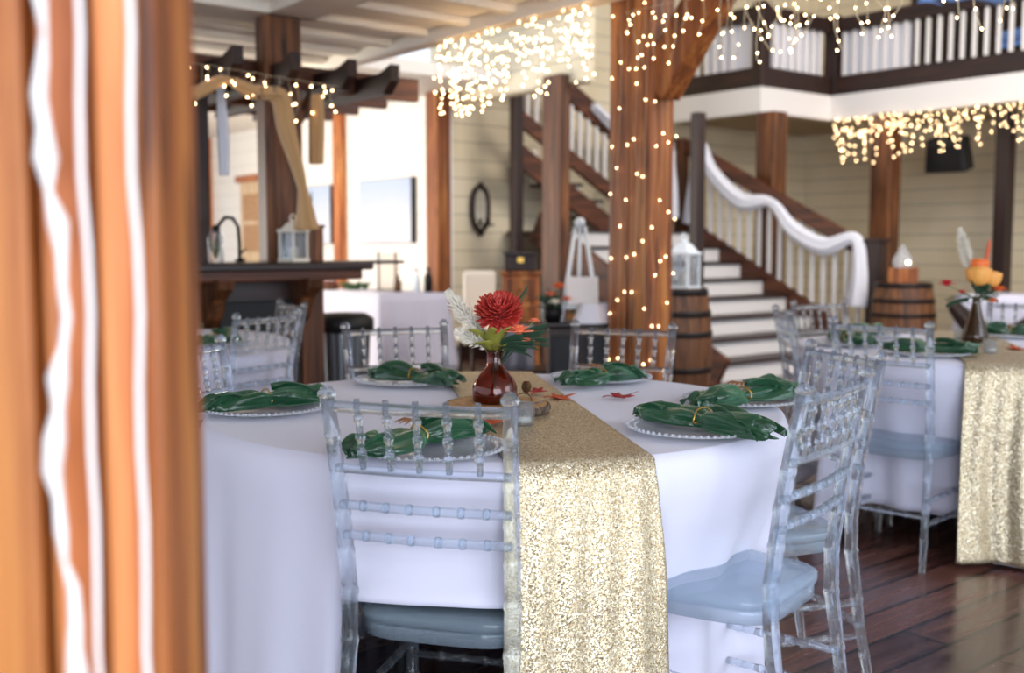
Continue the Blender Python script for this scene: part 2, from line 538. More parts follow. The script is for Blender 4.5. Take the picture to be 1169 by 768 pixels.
# pillars
post('timber_post', WX - .092, CY - .102, 0, CEIL, .18, .20, 'orange_wood', 'square stained timber post at the corner beside the canvas wall')
for px, lab in ((393, 'slim orange timber post between the two pale canvases'), (242, 'slim orange timber post left of the far pale door')):
    p = atX(px, 300, WX)
    post('timber_post', WX - .05, p.y, 0, CEIL, .1, .16, 'bright_wood', lab)
post('timber_post', 6.5, 7.5, 0, 2.73, .13, .25, 'brown_wood', 'brown square timber post in front of the far stairs')
P1 = (4.72, 4.66)
pt = thing('timber_post', 'large rough timber post wound with fairy lights behind the table', 'post', (P1[0], P1[1], 0))
MB().box((0, -.085, 1.6), (.21, .17, 3.2)).obj('upright', 'orange_wood', pt, False, .014)
MB().box((0, .095, 1.6), (.20, .17, 3.2)).obj('upright', 'orange_wood', pt, False, .014)
bb = MB(); bb.bar((0, -.14, 2.12), (0, -.95, 3.1), .16, .24, up=(0, 1, 0)); bb.obj('knee_brace', M['orange_wood'], pt, False, .012)
post('timber_post', 9.75, 7.62, 0, 2.66, .24, .24, 'brown_wood', 'brown post under the balcony corner behind the stair rail')
p = atX(1005, 300, 10.95); post('timber_post', 11.0, p.y, 0, 2.68, .22, .26, 'brown_wood', 'dark brown post behind the right-hand barrel')
p = atX(1138, 300, 11.6); post('timber_post', 11.7, p.y, 0, 2.68, .16, .16, 'dark_wood', 'slim dark post right of the hanging speaker')
post('timber_post', 7.2, 6.42, 0, 2.35, .1, .1, 'dark_wood', 'slender dark post at the left foot of the white-riser stairs')
post('timber_post', 7.02, 8.72, 0, 2.85, .11, .11, 'dark_wood', 'thin dark post right of the oval mirror')

# foreground post, very near the camera
fp = thing('rough_post', 'rough orange timber post with peeling white paint in the left foreground', 'post', RD(-.40, .86, 0))
fp.rotation_euler = (0, 0, -YAW)
MB().box((-.068, .015, 1.35), (.40, .11, 2.7)).obj('upright', 'orange_wood', fp, False, .006)
for x0, x1, dy, m in ((.098, .126, -.062, 'bright_wood'), (.052, .088, -.050, 'bright_wood'), (-.21, .045, -.056, 'orange_wood')):
    MB().box(((x0 + x1) / 2, dy + .02, 1.35), (x1 - x0, .06, 2.7)).obj('facing_board', m, fp, False, .004)
for x, w in ((.129, .005), (.093, .005)):  # thin wavering white strips running down the front boards
    MB().tube([(x + .0015 * math.sin(k * 1.7), -.08 + .002 * math.cos(k), .2 + k * .05) for k in range(48)], w * .5, 8).obj('white_strip', 'white_paint', fp)
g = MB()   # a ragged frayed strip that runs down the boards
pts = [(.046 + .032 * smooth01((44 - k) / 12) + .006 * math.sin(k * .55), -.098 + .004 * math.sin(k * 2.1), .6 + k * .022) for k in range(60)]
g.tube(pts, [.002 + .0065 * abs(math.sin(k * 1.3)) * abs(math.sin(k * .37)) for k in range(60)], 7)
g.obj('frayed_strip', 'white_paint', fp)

# ------------------------------------------------------------------ balcony
FZ0, FZ1 = 2.66, 2.94
XA, XB, YJ = 9.62, 10.9, 7.68
fa = MB()
fa.box((XA + .06, (YJ + .12 + CY) / 2, (FZ0 + FZ1) / 2), (.12, CY - YJ - .12, FZ1 - FZ0))
fa.box(((XA + XB) / 2, YJ + .06, (FZ0 + FZ1) / 2), (XB - XA, .12, FZ1 - FZ0))
fa.box((XB + .06, (YJ + .12 - 2) / 2, (FZ0 + FZ1) / 2), (.12, YJ + 2.12, FZ1 - FZ0))
struct(fa.obj('trim_2', 'white_paint', smooth=False), 'white fascia board round the balcony edge')
fl = MB()
fl.box(((XA + WALL_E) / 2, (YJ + CY) / 2 + .05, FZ0 + .09), (WALL_E - XA - .1, CY - YJ - .1, .1))
fl.box(((XB + WALL_E) / 2 + .05, (YJ - 2) / 2, FZ0 + .09), (WALL_E - XB - .1, YJ + 2, .1))
struct(fl.obj('ceiling_balcony', 'rough_ceiling', smooth=False), 'rough board underside of the balcony floor')
struct(MB().box((WALL_E + .0, 3.6, 4.4), (.06, 8.2, 2.8)).obj('wall_upper', 'dark_wood', smooth=False), 'dark upper wall behind the balcony')


def balustrade(label, runs, posts, panels, groupname=None):
    t = thing('balustrade', label, 'railing', (runs[0][0][0], runs[0][0][1], FZ1))
    ox = Vector(t.location)
    def L(p): return Vector(p) - ox
    for (a, b) in runs:
        a3, b3 = Vector((a[0], a[1], 0)), Vector((b[0], b[1], 0))
        MB().bar(L(a3 + Vector((0, 0, FZ1 + .11))), L(b3 + Vector((0, 0, FZ1 + .11))), .1, .22).obj('bottom_rail', 'dark_wood_y', t, False, .008)
        MB().bar(L(a3 + Vector((0, 0, FZ1 + .80))), L(b3 + Vector((0, 0, FZ1 + .80))), .11, .16).obj('top_rail', 'dark_wood_y', t, False, .008)
        n = int((b3 - a3).length / .13)
        for k in range(1, n):
            p = a3.lerp(b3, k / n)
            MB().box(L(p + Vector((0, 0, FZ1 + .47))), (.035, .035, .5)).obj('baluster', 'white_paint', t, False)
    for x, y in posts:
        MB().box(L(Vector((x, y, FZ1 + .46))), (.15, .15, .92)).obj('newel', 'dark_wood', t, False, .01)
    for (a, b) in panels:
        a3, b3 = Vector((a[0], a[1], FZ1 + .47)), Vector((b[0], b[1], FZ1 + .47))
        MB().bar(L(a3), L(b3), .012, .5).obj('panel', 'drape', t, False)
    return t


balustrade('dark balcony railing with white panels, left stretch beside the big post', [((XA + .06, 8.0), (XA + .06, CY - .1)), ((XA + .06, YJ + .05), (XA + .06, 8.0))],
           [(XA + .06, YJ + .05), (XA + .06, CY - .15)], [((XA + .10, YJ + .15), (XA + .10, CY - .75))])
balustrade('short balcony railing with one white panel turning the corner', [((XA + .15, YJ + .05), (XB - .02, YJ + .05))], [], [((XA + .18, YJ + .1), (XB - .06, YJ + .1))])
balustrade('long balcony railing with white balusters above the lights', [((XB + .06, YJ), (XB + .06, 4.0)), ((XB + .06, 4.0), (XB + .06, 1.5))],
           [(XB + .06, YJ + .02), (XB + .06, 4.0)], [((XB + .11, YJ - .12), (XB + .11, YJ - .95))])
# blue cloth swagged behind the long railing
g = MB()
ya, yb = 6.6, 4.2
g.grid(lambda u, v: (XB - .02 + .05 * math.sin(v * 9 + u * 5), ya + (yb - ya) * u, FZ1 + 1.02 - .1 * math.sin(PI * u) * 1.5 + .30 * (v - .5) + .02 * math.sin(u * 30)), 40, 8)
tag(g.obj('cloth_swag', 'blue_cloth', solid=.01), 'blue cloth swagged above the long balcony railing', 'cloth')
g = MB()
g.grid(lambda u, v: (XB + .4 + .04 * math.sin(v * 8 + u * 7), 5.9 + (3.2 - 5.9) * u, FZ1 + .42 + .18 * (v - .5) + .03 * math.sin(u * 9)), 40, 8)
tag(g.obj('cloth_swag', 'blue_cloth', solid=.01), 'blue cloth lying low behind the balcony balusters at the right edge', 'cloth')

# speaker hung under the balcony
p = atX(1083, 176, 11.6)
sp = thing('wall_speaker', 'black speaker hung at a slant under the balcony', 'speaker', (p.x, p.y, p.z))
sp.rotation_euler = (0, math.radians(-12), math.radians(8))
b = MB(); b.box((0, 0, 0), (.26, .48, .38), taper=.86); b.obj('cabinet', 'black', sp, False, .02)
MB().box((-.125, 0, -.02), (.02, .38, .28)).obj('grille', 'iron', sp, False, .01)
MB().bar((.0, 0, .18), (.05, 0, .30), .05, .03, up=(0, 1, 0)).obj('bracket', 'iron', sp, False)

# ------------------------------------------------------------------ stairs
SY0, TR, RI = 6.2, .31, .17
SX0, SX1 = 7.28, 9.42
st = thing('staircase', 'lower flight of stairs with white risers and dark treads', 'stairs', ((SX0 + SX1) / 2, SY0, 0))
so = Vector(st.location)
for k in range(8):
    y = SY0 + k * TR
    MB().box(Vector(((SX0 + SX1) / 2, y + .02, RI * k + RI / 2)) - so, (SX1 - SX0, .03, RI - .004)).obj('riser', 'white_paint', st, False)
    MB().box(Vector(((SX0 + SX1) / 2, y + TR / 2 - .02, RI * (k + 1) - .013)) - so, (SX1 - SX0, TR + .03, .026)).obj('tread', 'dark_wood_x', st, False, .008)
SYT = SY0 + 8 * TR
LZ = RI * 8
MB().box(Vector(((SX0 + SX1) / 2, (SYT + CY) / 2, LZ - .03)) - so, (SX1 - SX0 - .02, CY - SYT - .1, .05)).obj('landing', 'dark_wood_x', st, False)
for x in (SX0 - .03, SX1 + .03):
    MB().bar(Vector((x, SY0 - .05, .06)) - so, Vector((x, SYT, LZ + .04)) - so, .05, .34).obj('stringer', 'brown_wood_y', st, False, .006)
# landing left newel
# railing up the right side
rl = thing('stair_railing', 'brown stair railing with white balusters under the white swag', 'railing', (SX1 + .03, SY0, 0))
ro = Vector(rl.location)
sl = RI / TR
def sz(y): return (y - SY0) * sl
MB().box(Vector((SX1 + .03, SY0 - .12, .62)) - ro, (.15, .15, 1.24)).obj('newel', 'dark_wood', rl, False, .01)
MB().box(Vector((SX1 + .03, SY0 - .12, 1.25)) - ro, (.19, .19, .04)).obj('newel_cap', 'dark_wood', rl, False, .01)
MB().box(Vector((SX1 + .03, SYT, LZ + .5)) - ro, (.13, .13, 1.15)).obj('newel', 'brown_wood', rl, False, .01)
MB().bar(Vector((SX1 + .03, SY0 - .1, 1.10)) - ro, Vector((SX1 + .03, SYT, LZ + 1.02)) - ro, .09, .15).obj('handrail', 'brown_wood_y', rl, False, .015)
for k in range(17):
    y = SY0 + .08 + k * (SYT - SY0 - .12) / 17
    MB().box(Vector((SX1 + .03, y, sz(y) + .62)) - ro, (.035, .035, .84)).obj('baluster', 'white_paint', rl, False)

# upper flight rises to the left from the landing
UX0, UX1, UY = 8.55, 7.05, 8.72
uf = thing('staircase', 'upper flight of stairs rising left behind the brown post', 'stairs', (UX1, UY, 0))
uo = Vector(uf.location)
for k in range(5):
    x = UX0 - k * .3
    MB().box(Vector((x - .02, (UY + CY) / 2, LZ + RI * k + RI / 2)) - uo, (.03, CY - UY - .12, RI - .02)).obj('riser', 'cream_paint', uf, False)
    if k < 4: MB().box(Vector((x - .15, (UY + CY) / 2, LZ + RI * (k + 1) - .018)) - uo, (.34, CY - UY - .06, .036)).obj('tread', 'dark_wood_y', uf, False)
MB().bar(Vector((UX0, UY, LZ - .08)) - uo, Vector((UX1, UY, LZ + .85 - .08)) - uo, .05, .22).obj('stringer', 'brown_wood_x', uf, False, .006)
r2 = thing('stair_railing', 'brown upper stair railing with white balusters left of the lit post', 'railing', (UX1, UY, 0))
MB().bar(Vector((UX0 + .1, UY, LZ + .95)) - uo, Vector((UX1, UY, LZ + .85 + 1.0)) - uo, .09, .2).obj('handrail', 'brown_wood_x', r2, False, .012)
MB().bar(Vector((UX0 + .1, UY, LZ + .27)) - uo, Vector((UX1, UY, LZ + .85 + .3)) - uo, .06, .16).obj('bottom_rail', 'brown_wood_x', r2, False, .012)
for k in range(12):
    x = UX0 - .05 - k * .122
    z = LZ + (UX0 - x) * .567
    MB().box(Vector((x, UY, z + .62)) - uo, (.035, .035, .62)).obj('baluster', 'white_paint', r2, False)
MB().box(Vector((UX0 + .12, UY, LZ + .55)) - uo, (.13, .13, 1.2)).obj('newel', 'dark_wood', r2, False, .01)
# landing railing across to the right newel
r3 = thing('landing_railing', 'dark landing railing at the top of the white risers', 'railing', (SX1 - .4, SYT, LZ))


def swag(name, label, pts, rads, mtl='drape'):
    g = MB(); n = 14; P = []
    # sample a smooth polyline
    m = 12
    for i in range(len(pts) - 1):
        p0 = Vector(pts[max(i - 1, 0)]); p1 = Vector(pts[i]); p2 = Vector(pts[i + 1]); p3 = Vector(pts[min(i + 2, len(pts) - 1)])
        for k in range(m):
            t = k / m
            P.append((.5 * ((2 * p1) + (p2 - p0) * t + (2 * p0 - 5 * p1 + 4 * p2 - p3) * t * t + (3 * p1 - p0 - 3 * p2 + p3) * t ** 3),
                      rads[i] + (rads[i + 1] - rads[i]) * t))
    P.append((Vector(pts[-1]), rads[-1]))
    rings = []
    for i, (p, r) in enumerate(P):
        a = P[max(i - 1, 0)][0]; b = P[min(i + 1, len(P) - 1)][0]; t = (b - a).normalized()
        s = Vector((1, .0, 0)); s = (s - t * s.dot(t)).normalized(); u = t.cross(s)
        N = 26; ring = []
        for k in range(N):
            th = 2 * PI * k / N
            rr = r * (1 + .22 * math.cos(6 * th + i * .05) + .1 * math.sin(11 * th))
            ring.append(g.bm.verts.new(p + s * (.55 * rr * math.cos(th)) + u * (rr * math.sin(th))))
        rings.append(ring)
    for a, b in zip(rings, rings[1:]):
        for k in range(len(a)):
            g.bm.faces.new((a[k], a[(k + 1) % len(a)], b[(k + 1) % len(a)], b[k]))
    g.bm.faces.new(list(reversed(rings[0]))); g.bm.faces.new(rings[-1])
    o = g.obj(name, mtl, origin=pts[0])
    return tag(o, label, 'drapery')


xs = SX1 - .06
top = Vector((xs, SYT - .02, LZ + 1.14)); mid = Vector((xs, 7.42, sz(7.42) + 1.16)); bot = Vector((xs, SY0 - .08, 1.24))
_xs = [atX(a_, b_, xs) for a_, b_ in ((790, 256), (795, 215), (800, 167), (812, 195), (845, 229), (880, 231), (905, 262), (940, 281), (975, 272), (981, 305), (978, 350))]
swag('swag_cloth', 'white cloth swagged in two loops down the stair handrail', _xs, [.12, .10, .06, .075, .085, .045, .075, .08, .05, .07, .11])

q = Vector((UX0 + .55, 8.55, LZ + 1.1))
swag('swag_cloth', 'white cloth hanging from the landing rail right of the lit post', [Vector((UX0 - .55, UY - .08, LZ + 1.33)), Vector((UX0 - .05, UY - .1, LZ + 1.04)), Vector((UX0 + .5, UY - .1, LZ + 1.12)), Vector((UX0 + .6, UY - .1, LZ + .6)), Vector((UX0 + .6, UY - .1, LZ + .15))],
     [.07, .09, .08, .11, .14])
MB().bar(Vector((UX0 + .1, UY, LZ + 1.0)) - Vector(r3.location), Vector((SX1, UY, LZ + 1.0)) - Vector(r3.location), .08, .14).obj('handrail', 'dark_wood_x', r3, False)
MB().bar(Vector((UX0 + .1, UY, LZ + .12)) - Vector(r3.location), Vector((SX1, UY, LZ + .12)) - Vector(r3.location), .08, .1).obj('bottom_rail', 'dark_wood_x', r3, False)
for k in range(5):
    MB().box(Vector((UX0 + .25 + k * .14, UY, LZ + .55)) - Vector(r3.location), (.035, .035, .8)).obj('baluster', 'white_paint', r3, False)

# ------------------------------------------------------------------ pictures and mirror
for (xa, xb, yt, yb_, lab) in ((415, 475, 202, 277, 'large pale blue canvas beside the corner post'), (350, 382, 211, 278, 'pale blue canvas on the wall just right of the bar post')):
    pa, pb = atX(xa, yt, WX), atX(xb, yt, WX); zb = atX(xb, yb_, WX).z; zt = atX(xb, yt, WX).z
    t = thing('canvas_picture', lab, 'picture', (WX - .05, (pa.y + pb.y) / 2, (zt + zb) / 2))
    MB().box((0.015, 0, 0), (.05, pa.y - pb.y, zt - zb)).obj('stretcher_frame', 'black', t, False)
    MB().box((-.014, 0, 0), (.012, pa.y - pb.y - .01, zt - zb - .01)).obj('canvas', 'canvas', t, False, .003)
p = atY(547, 238, CY); zt = atY(547, 213, CY).z; zb = atY(547, 263, CY).z
mr = thing('oval_mirror', 'small oval mirror in a carved dark frame on the cream wall', 'mirror', (p.x, CY - .02, p.z))
hh = (zt - zb) / 2; ww = .105
g = MB(); ring = []
g.tube([(ww * math.cos(a), 0, hh * math.copysign(abs(math.sin(a)) ** .8, math.sin(a))) for a in [2 * PI * k / 40 for k in range(41)]], .028, 8, caps=False)
g.obj('frame', 'dark_wood', mr)
g = MB(); vs = [g.bm.verts.new((ww * .95 * math.cos(2 * PI * k / 32), .0, hh * .95 * math.sin(2 * PI * k / 32))) for k in range(32)]; g.bm.faces.new(vs)
g.obj('mirror_glass', 'mirror', mr, False, solid=.01)
MB().box((0, -.06, -hh * .75), (.2, .12, .02)).obj('shelf', 'dark_wood', mr, False, .005)
g = MB(); g.ball((0, -.01, hh + .02), .03); g.ball((0, -.01, -hh - .03), .035); g.obj('carved_ornament', 'dark_wood', mr)
MB().lathe([(0, 0), (.02, 0), (.015, .03), (.03, .05), (0, .055)], (.05, -.08, -hh * .75 + .01), 12).obj('candle_cup', 'iron', mr)

# ------------------------------------------------------------------ bar and pergola
bar = thing('bar_counter', 'dark wooden bar counter with corbel under the pergola', 'bar', (2.4, 6.05, 0))
bo = Vector(bar.location)
MB().box(Vector((2.2, 6.35, .52)) - bo, (2.1, .40, 1.04)).obj('front_panel', 'dark_wood_x', bar, False, .01)
MB().box(Vector((2.35, 6.28, 1.07)) - bo, (2.55, .66, .05)).obj('worktop', 'dark_wood_x', bar, False, .012)
MB().box(Vector((2.35, 6.0, 1.02)) - bo, (2.4, .06, .07)).obj('edge_moulding', 'brown_wood_x', bar, False, .01)
for x in (1.6, 2.25, 2.9):
    MB().box(Vector((x, 6.14, .5)) - bo, (.5, .03, .72)).obj('panel', 'black', bar, False, .01)
for x in (2.6, 3.18):
    g = MB()
    prof = [(0, 0), (0, -.30), (.08, -.24), (.14, -.12), (.24, -.06), (.26, 0)]
    A = [g.bm.verts.new((x - .05 - bo.x, 6.15 - a - bo.y, 1.0 + b)) for a, b in prof]; B = [g.bm.verts.new((x + .05 - bo.x, 6.15 - a - bo.y, 1.0 + b)) for a, b in prof]
    g.bm.faces.new(A); g.bm.faces.new(list(reversed(B)))
    for i in range(len(A)): g.bm.faces.new((A[i], A[(i + 1) % len(A)], B[(i + 1) % len(A)], B[i]))
    g.obj('corbel', 'brown_wood', bar, False, .006)
MB().box(Vector((3.28, 6.35, .5)) - bo, (.16, .44, 1.0)).obj('end_post', 'brown_wood', bar, False, .01)
MB().bar(Vector((3.5, 6.25, 1.09)) - bo, Vector((3.95, 6.25, 1.09)) - bo, .3, .02).obj('drop_leaf', 'dark_wood_x', bar, False, .004)
# faucet
fz = atY(283, 300, 6.2)
fc = thing('bar_faucet', 'dark gooseneck faucet standing on the bar counter', 'faucet', (2.86, 6.42, 1.095))
MB().tube([(.06, 0, 0), (.06, 0, .12), (.055, 0, .22), (.02, 0, .275), (-.03, 0, .28), (-.075, 0, .23), (-.09, 0, .1)], [.012] * 7, 8).obj('spout', 'iron', fc)
MB().lathe([(.0, 0), (.03, 0), (.028, .02), (0, .02)], (.06, 0, 0), 14).obj('base', 'iron', fc)
MB().tube([(.06, .0, .05), (.1, .0, .08)], .007, 6).obj('handle', 'iron', fc)
for (px, w, h, lab) in ((247, .10, .22, 'clear glass jar with greenery on the left of the bar'),):
    p = atY(px, 300, 6.3)
    t = thing('glass_jar', lab, 'jar', (p.x, 6.3, 1.095))
    MB().lathe([(0, 0), (w / 2, 0), (w / 2, h * .7), (w * .3, h * .85), (w * .3, h * .9), (0, h * .9)], n=18).obj('glass', 'lantern_glass', t)
    MB().ball((0, 0, h * .93), .025).obj('lid', 'iron', t)
    g = MB()
    for k in range(14):
        a = random.random() * 6.3; g.tube([(0, 0, .02), (.02 * math.cos(a), .02 * math.sin(a), .08), (.035 * math.cos(a), .035 * math.sin(a), .14)], [.004, .006, .001], 4)
    g.obj('greenery', mat('olive_leaf', rgb('6c7444'), .7), t)


def lantern(label, loc, w, h, rz, m='white_metal', big=False, glow=False):
    t = thing('candle_lantern', label, 'lantern', loc, rz)
    e = w * .5
    MB().box((0, 0, .012), (w * 1.1, w * 1.1, .024)).obj('base', m, t, False, .004)
    hb = h * .62
    for x in (-1, 1):
        for y in (-1, 1):
            MB().box((x * e * .92, y * e * .92, hb / 2), (w * .09, w * .09, hb)).obj('corner_post', m, t, False)
    for x, y, sx, sy in ((0, -1, 1, 0), (0, 1, 1, 0), (-1, 0, 0, 1), (1, 0, 0, 1)):
        MB().box((x * e * .9, y * e * .9, hb / 2), (.004 + sx * w * .82, .004 + sy * w * .82, hb * .94)).obj('pane', 'lantern_glass', t, False)
    MB().box((0, 0, hb + .01), (w * 1.12, w * 1.12, .02)).obj('rim', m, t, False, .004)
    g = MB(); g.box((0, 0, hb + h * .11), (w * 1.0, w * 1.0, h * .18), taper=.45); g.obj('roof', m, t, False, .004)
    g = MB(); g.lathe([(0, 0), (w * .2, 0), (w * .17, h * .05), (w * .06, h * .07), (0, h * .08)], (0, 0, hb + h * .2), 12); g.obj('chimney', m, t)
    MB().tube([(w * .18 * math.cos(a), 0, hb + h * .3 + w * .18 * math.sin(a)) for a in [2 * PI * k / 16 for k in range(17)]], .006, 6, caps=False).obj('ring_handle', m, t)
    MB().lathe([(0, .024), (w * .2, .024), (w * .2, hb * .5), (0, hb * .5)], n=14).obj('candle', 'candle', t)
    return t


p = atY(337, 298, 6.2); lantern('cream candle lantern on the bar in front of the bar post', (p.x, 6.22, 1.095), .13, .30, .3, 'cream_paint')
p = atY(361, 298, 6.25)
g = thing('wooden_box', 'tall narrow wooden box on the bar right of the cream lantern', 'box', (p.x, 6.3, 1.095))
MB().box((0, 0, .11), (.11, .11, .22)).obj('body', 'brown_wood', g, False, .006)
MB().box((0, 0, .228), (.13, .13, .018)).obj('lid', 'brown_wood', g, False, .004)
MB().tube([(0, 0, .235), (0, 0, .45)], [.008, .004], 6).obj('finial_rod', 'iron', g)
bpp = atY(320, 200, 6.47)
post('timber_post', bpp.x, 6.47, 0, 2.66, .26, .14, 'brown_wood', 'brown square post standing behind the bar counter')
bpq = atY(222, 200, 6.7)
post('timber_post', bpq.x, 6.7, 0, 2.3, .15, .15, 'dark_wood', 'dark post at the left end of the bar pergola')

pg = thing('bar_pergola', 'dark timber pergola with notched rafters above the bar', 'pergola', (3.0, 6.4, 0))
po = Vector(pg.location)
heads = [(476, 97), (430, 109), (412, 116), (388, 122)]
for k, (px, py) in enumerate(heads):
    e = atZ(px, py, 2.28)
    MB().bar(Vector((1.0, 6.62 + k * .47, 2.31)) - po, Vector((4.40 + k * .03, 6.62 + k * .47, 2.31)) - po, .07, .16).obj('header', 'brown_wood_x', pg, False, .006)
for k, x in enumerate((1.7, 2.25, 2.80, 3.18, 3.58, 3.9)):
    g = MB(); x_ = x - po.x
    ya = 6.12 - po.y; yb = 8.2 - po.y
    prof = [(ya, 2.385), (ya, 2.28), (ya + .10, 2.20), (yb, 2.20), (yb, 2.34), (ya + .14, 2.34)]
    A = [g.bm.verts.new((x_ - .035, a, b)) for a, b in prof]; B = [g.bm.verts.new((x_ + .035, a, b)) for a, b in prof]
    g.bm.faces.new(A); g.bm.faces.new(list(reversed(B)))
    for i in range(len(A)): g.bm.faces.new((A[i], A[(i + 1) % len(A)], B[(i + 1) % len(A)], B[i]))
    g.obj('rafter', 'dark_wood_y', pg, False)
for a, b in (((3.25, 6.5, 1.9), (3.25, 6.66, 2.24)), ((3.3, 6.5, 1.9), (3.6, 6.66, 2.24))):
    MB().bar(Vector(a) - po, Vector(b) - po, .06, .06).obj('brace', 'brown_wood', pg, False, .005)

# tan cloth swags around the pergola
def P_(px, py, Y): return atY(px, py, Y)
swag('swag_cloth', 'tan cloth scarf draped from the pergola down the bar post', [P_(265, 92, 6.1), P_(290, 105, 6.1), P_(318, 110, 6.1), P_(327, 150, 6.1), P_(345, 215, 6.1), P_(350, 262, 6.1)], [.04, .07, .07, .07, .035, .10], 'tan_drape')
swag('swag_cloth', 'tan cloth tail hanging straight from the pergola right of the post', [P_(362, 108, 6.1), P_(362, 140, 6.1), P_(361, 187, 6.1)], [.05, .06, .055], 'tan_drape')
swag('swag_cloth', 'tan cloth loop between the two pergola rafters', [P_(205, 106, 6.1), P_(225, 105, 6.1), P_(250, 93, 6.1), P_(262, 92, 6.1)], [.05, .06, .05, .04], 'tan_drape')
swag('swag_cloth', 'pinkish sheer cloth hanging at the left behind the bar', [P_(252, 100, 6.56), P_(255, 150, 6.54), P_(256, 200, 6.54)], [.03, .05, .04], 'drape')

# trash can
tc_ = thing('trash_can', 'grey ribbed trash can with a black lid beside the bar', 'trash can', (3.70, 6.5, 0))
g = MB()
N = 48
rings = []
for r, z in ((.15, 0), (.185, .62)):
    rings.append([g.bm.verts.new(((r + (.006 if k % 2 else 0)) * math.cos(2 * PI * k / N), (r + (.006 if k % 2 else 0)) * math.sin(2 * PI * k / N), z)) for k in range(N)])
for k in range(N): g.bm.faces.new((rings[0][k], rings[0][(k + 1) % N], rings[1][(k + 1) % N], rings[1][k]))
g.bm.faces.new(rings[0]); g.obj('body', 'grey_metal', tc_, False)
MB().lathe([(0, .74), (.16, .735), (.215, .70), (.215, .62), (.19, .61), (0, .61)], n=32).obj('lid', 'black', tc_)

# ------------------------------------------------------------------ buffet table by the canvas wall
bx0, bx1, by0, by1 = 5.2, 5.95, 8.45, 9.95
bt = thing('buffet_table', 'rectangular buffet table hidden under a white cloth by the canvas wall', 'table', ((bx0 + bx1) / 2, (by0 + by1) / 2, 0))
MB().box((0, 0, .725), (bx1 - bx0 - .03, by1 - by0 - .03, .03)).obj('tabletop', 'white_paint', bt, False)
for x in (-1, 1):
    for y in (-1, 1):
        MB().tube([(x * .28, y * .6, 0), (x * .28, y * .6, .71)], .015, 8).obj('leg', 'iron', bt)


def rect_cloth(label, x0, x1, y0, y1, z, rz=0, seed=0):
    g = MB(); rnd = random.Random(seed)
    cx, cy = (x0 + x1) / 2, (y0 + y1) / 2; hx, hy = (x1 - x0) / 2, (y1 - y0) / 2
    per = []; n = 30
    for k in range(n): per.append((-hx + 2 * hx * k / n, -hy, 0, -1))
    for k in range(n): per.append((hx, -hy + 2 * hy * k / n, 1, 0))
    for k in range(n): per.append((hx - 2 * hx * k / n, hy, 0, 1))
    for k in range(n): per.append((-hx, hy - 2 * hy * k / n, -1, 0))
    N = len(per); levels = 10; rings = []
    c = g.bm.verts.new((0, 0, z + .004))
    for j in range(levels + 1):
        t = j / levels; ring = []
        for i, (x, y, nx, ny) in enumerate(per):
            ci = min(i % n, n - i % n) / n
            corner = max(0, 1 - ci * 8)
            f = t * (.025 + .018 * math.sin(i * .55 + seed) + .012 * math.sin(i * 1.3) + .05 * corner)
            l = math.hypot(x / hx, y / hy)
            ring.append(g.bm.verts.new((x + (x / hx) * f * .8 + nx * f * .4, y + (y / hy) * f * .8 + ny * f * .4, z - t * (z - .015))))
        rings.append(ring)
    for i in range(N): g.bm.faces.new((c, rings[0][i], rings[0][(i + 1) % N]))
    for a, b in zip(rings, rings[1:]):
        for i in range(N): g.bm.faces.new((a[i], b[i], b[(i + 1) % N], a[(i + 1) % N]))
    o = g.obj('tablecloth', 'tablecloth', smooth=True, solid=.003, offset=1)
    o.location = (cx, cy, 0); o.rotation_euler = (0, 0, rz)
    return tag(o, label, 'tablecloth')


rect_cloth('white floor-length cloth over the rectangular buffet table by the wall', bx0, bx1, by0, by1, .745, seed=2)
tz = .752
def on_buffet(px): return atY(px, 330, 8.9).x
fr = thing('standing_frame', 'tall cream card in a wooden easel frame on the buffet table', 'frame', (5.72, 9.15, tz), math.radians(-50))
MB().box((0, 0, .19), (.16, .02, .36)).obj('card', 'cream_paint', fr, False)
for x in (-.09, .09): MB().box((x, 0, .19), (.02, .03, .38)).obj('frame_side', 'brown_wood', fr, False, .003)
MB().box((0, .03, .01), (.2, .08, .02)).obj('foot', 'brown_wood', fr, False, .003)
for (x, y, h, r, m, lab) in ((5.78, 8.72, .22, .035, 'white_metal', 'pale bottle at the right end of the buffet table'), (5.85, 8.62, .24, .04, 'iron', 'dark bottle at the right end of the buffet table'),
                             (5.65, 8.85, .16, .04, 'brown_glass', 'small amber bottle between the standing card and the pale bottle')):
    t = thing('bottle', lab, 'bottle', (x, y, tz), group='bottles on the buffet table')
    MB().lathe([(0, 0), (r, 0), (r, h * .6), (r * .4, h * .78), (r * .4, h * .95), (0, h * .95)], n=16).obj('body', m, t)
    MB().lathe([(0, h * .93), (r * .48, h * .93), (r * .48, h), (0, h)], n=12).obj('cap', 'black', t)
g = MB()
for k in range(40):
    a = random.random() * 6.28; r = random.random() * .13
    b = Vector((r * math.cos(a), r * math.sin(a), .01)); e = b + Vector((.05 * math.cos(a), .05 * math.sin(a), .05 + .04 * random.random()))
    g.tube([b, b.lerp(e, .5) + Vector((0, 0, .02)), e], [.006, .014, .002], 5, flat=.3)
M['leaf'] = mat('green_leaf', rgb('3a5a30'), .6)
o = g.obj('greenery_wreath', 'leaf'); o.location = (5.45, 9.3, tz); tag(o, 'low green leafy wreath on the buffet table', 'greenery')
g = thing('serving_basket', 'small round basket of dark red fruit on the left of the buffet table', 'basket', (5.4, 9.75, tz))
MB().lathe([(0, 0), (.09, 0), (.12, .06), (.11, .06), (.085, .01), (0, .01)], n=20).obj('basket', 'barrel_wood', g)
f = MB()
for k in range(7): f.ball((.05 * math.cos(k), .05 * math.sin(k), .06), .035, 6)
f.obj('fruit', mat('dark_red', rgb('6a1c18'), .4), g)


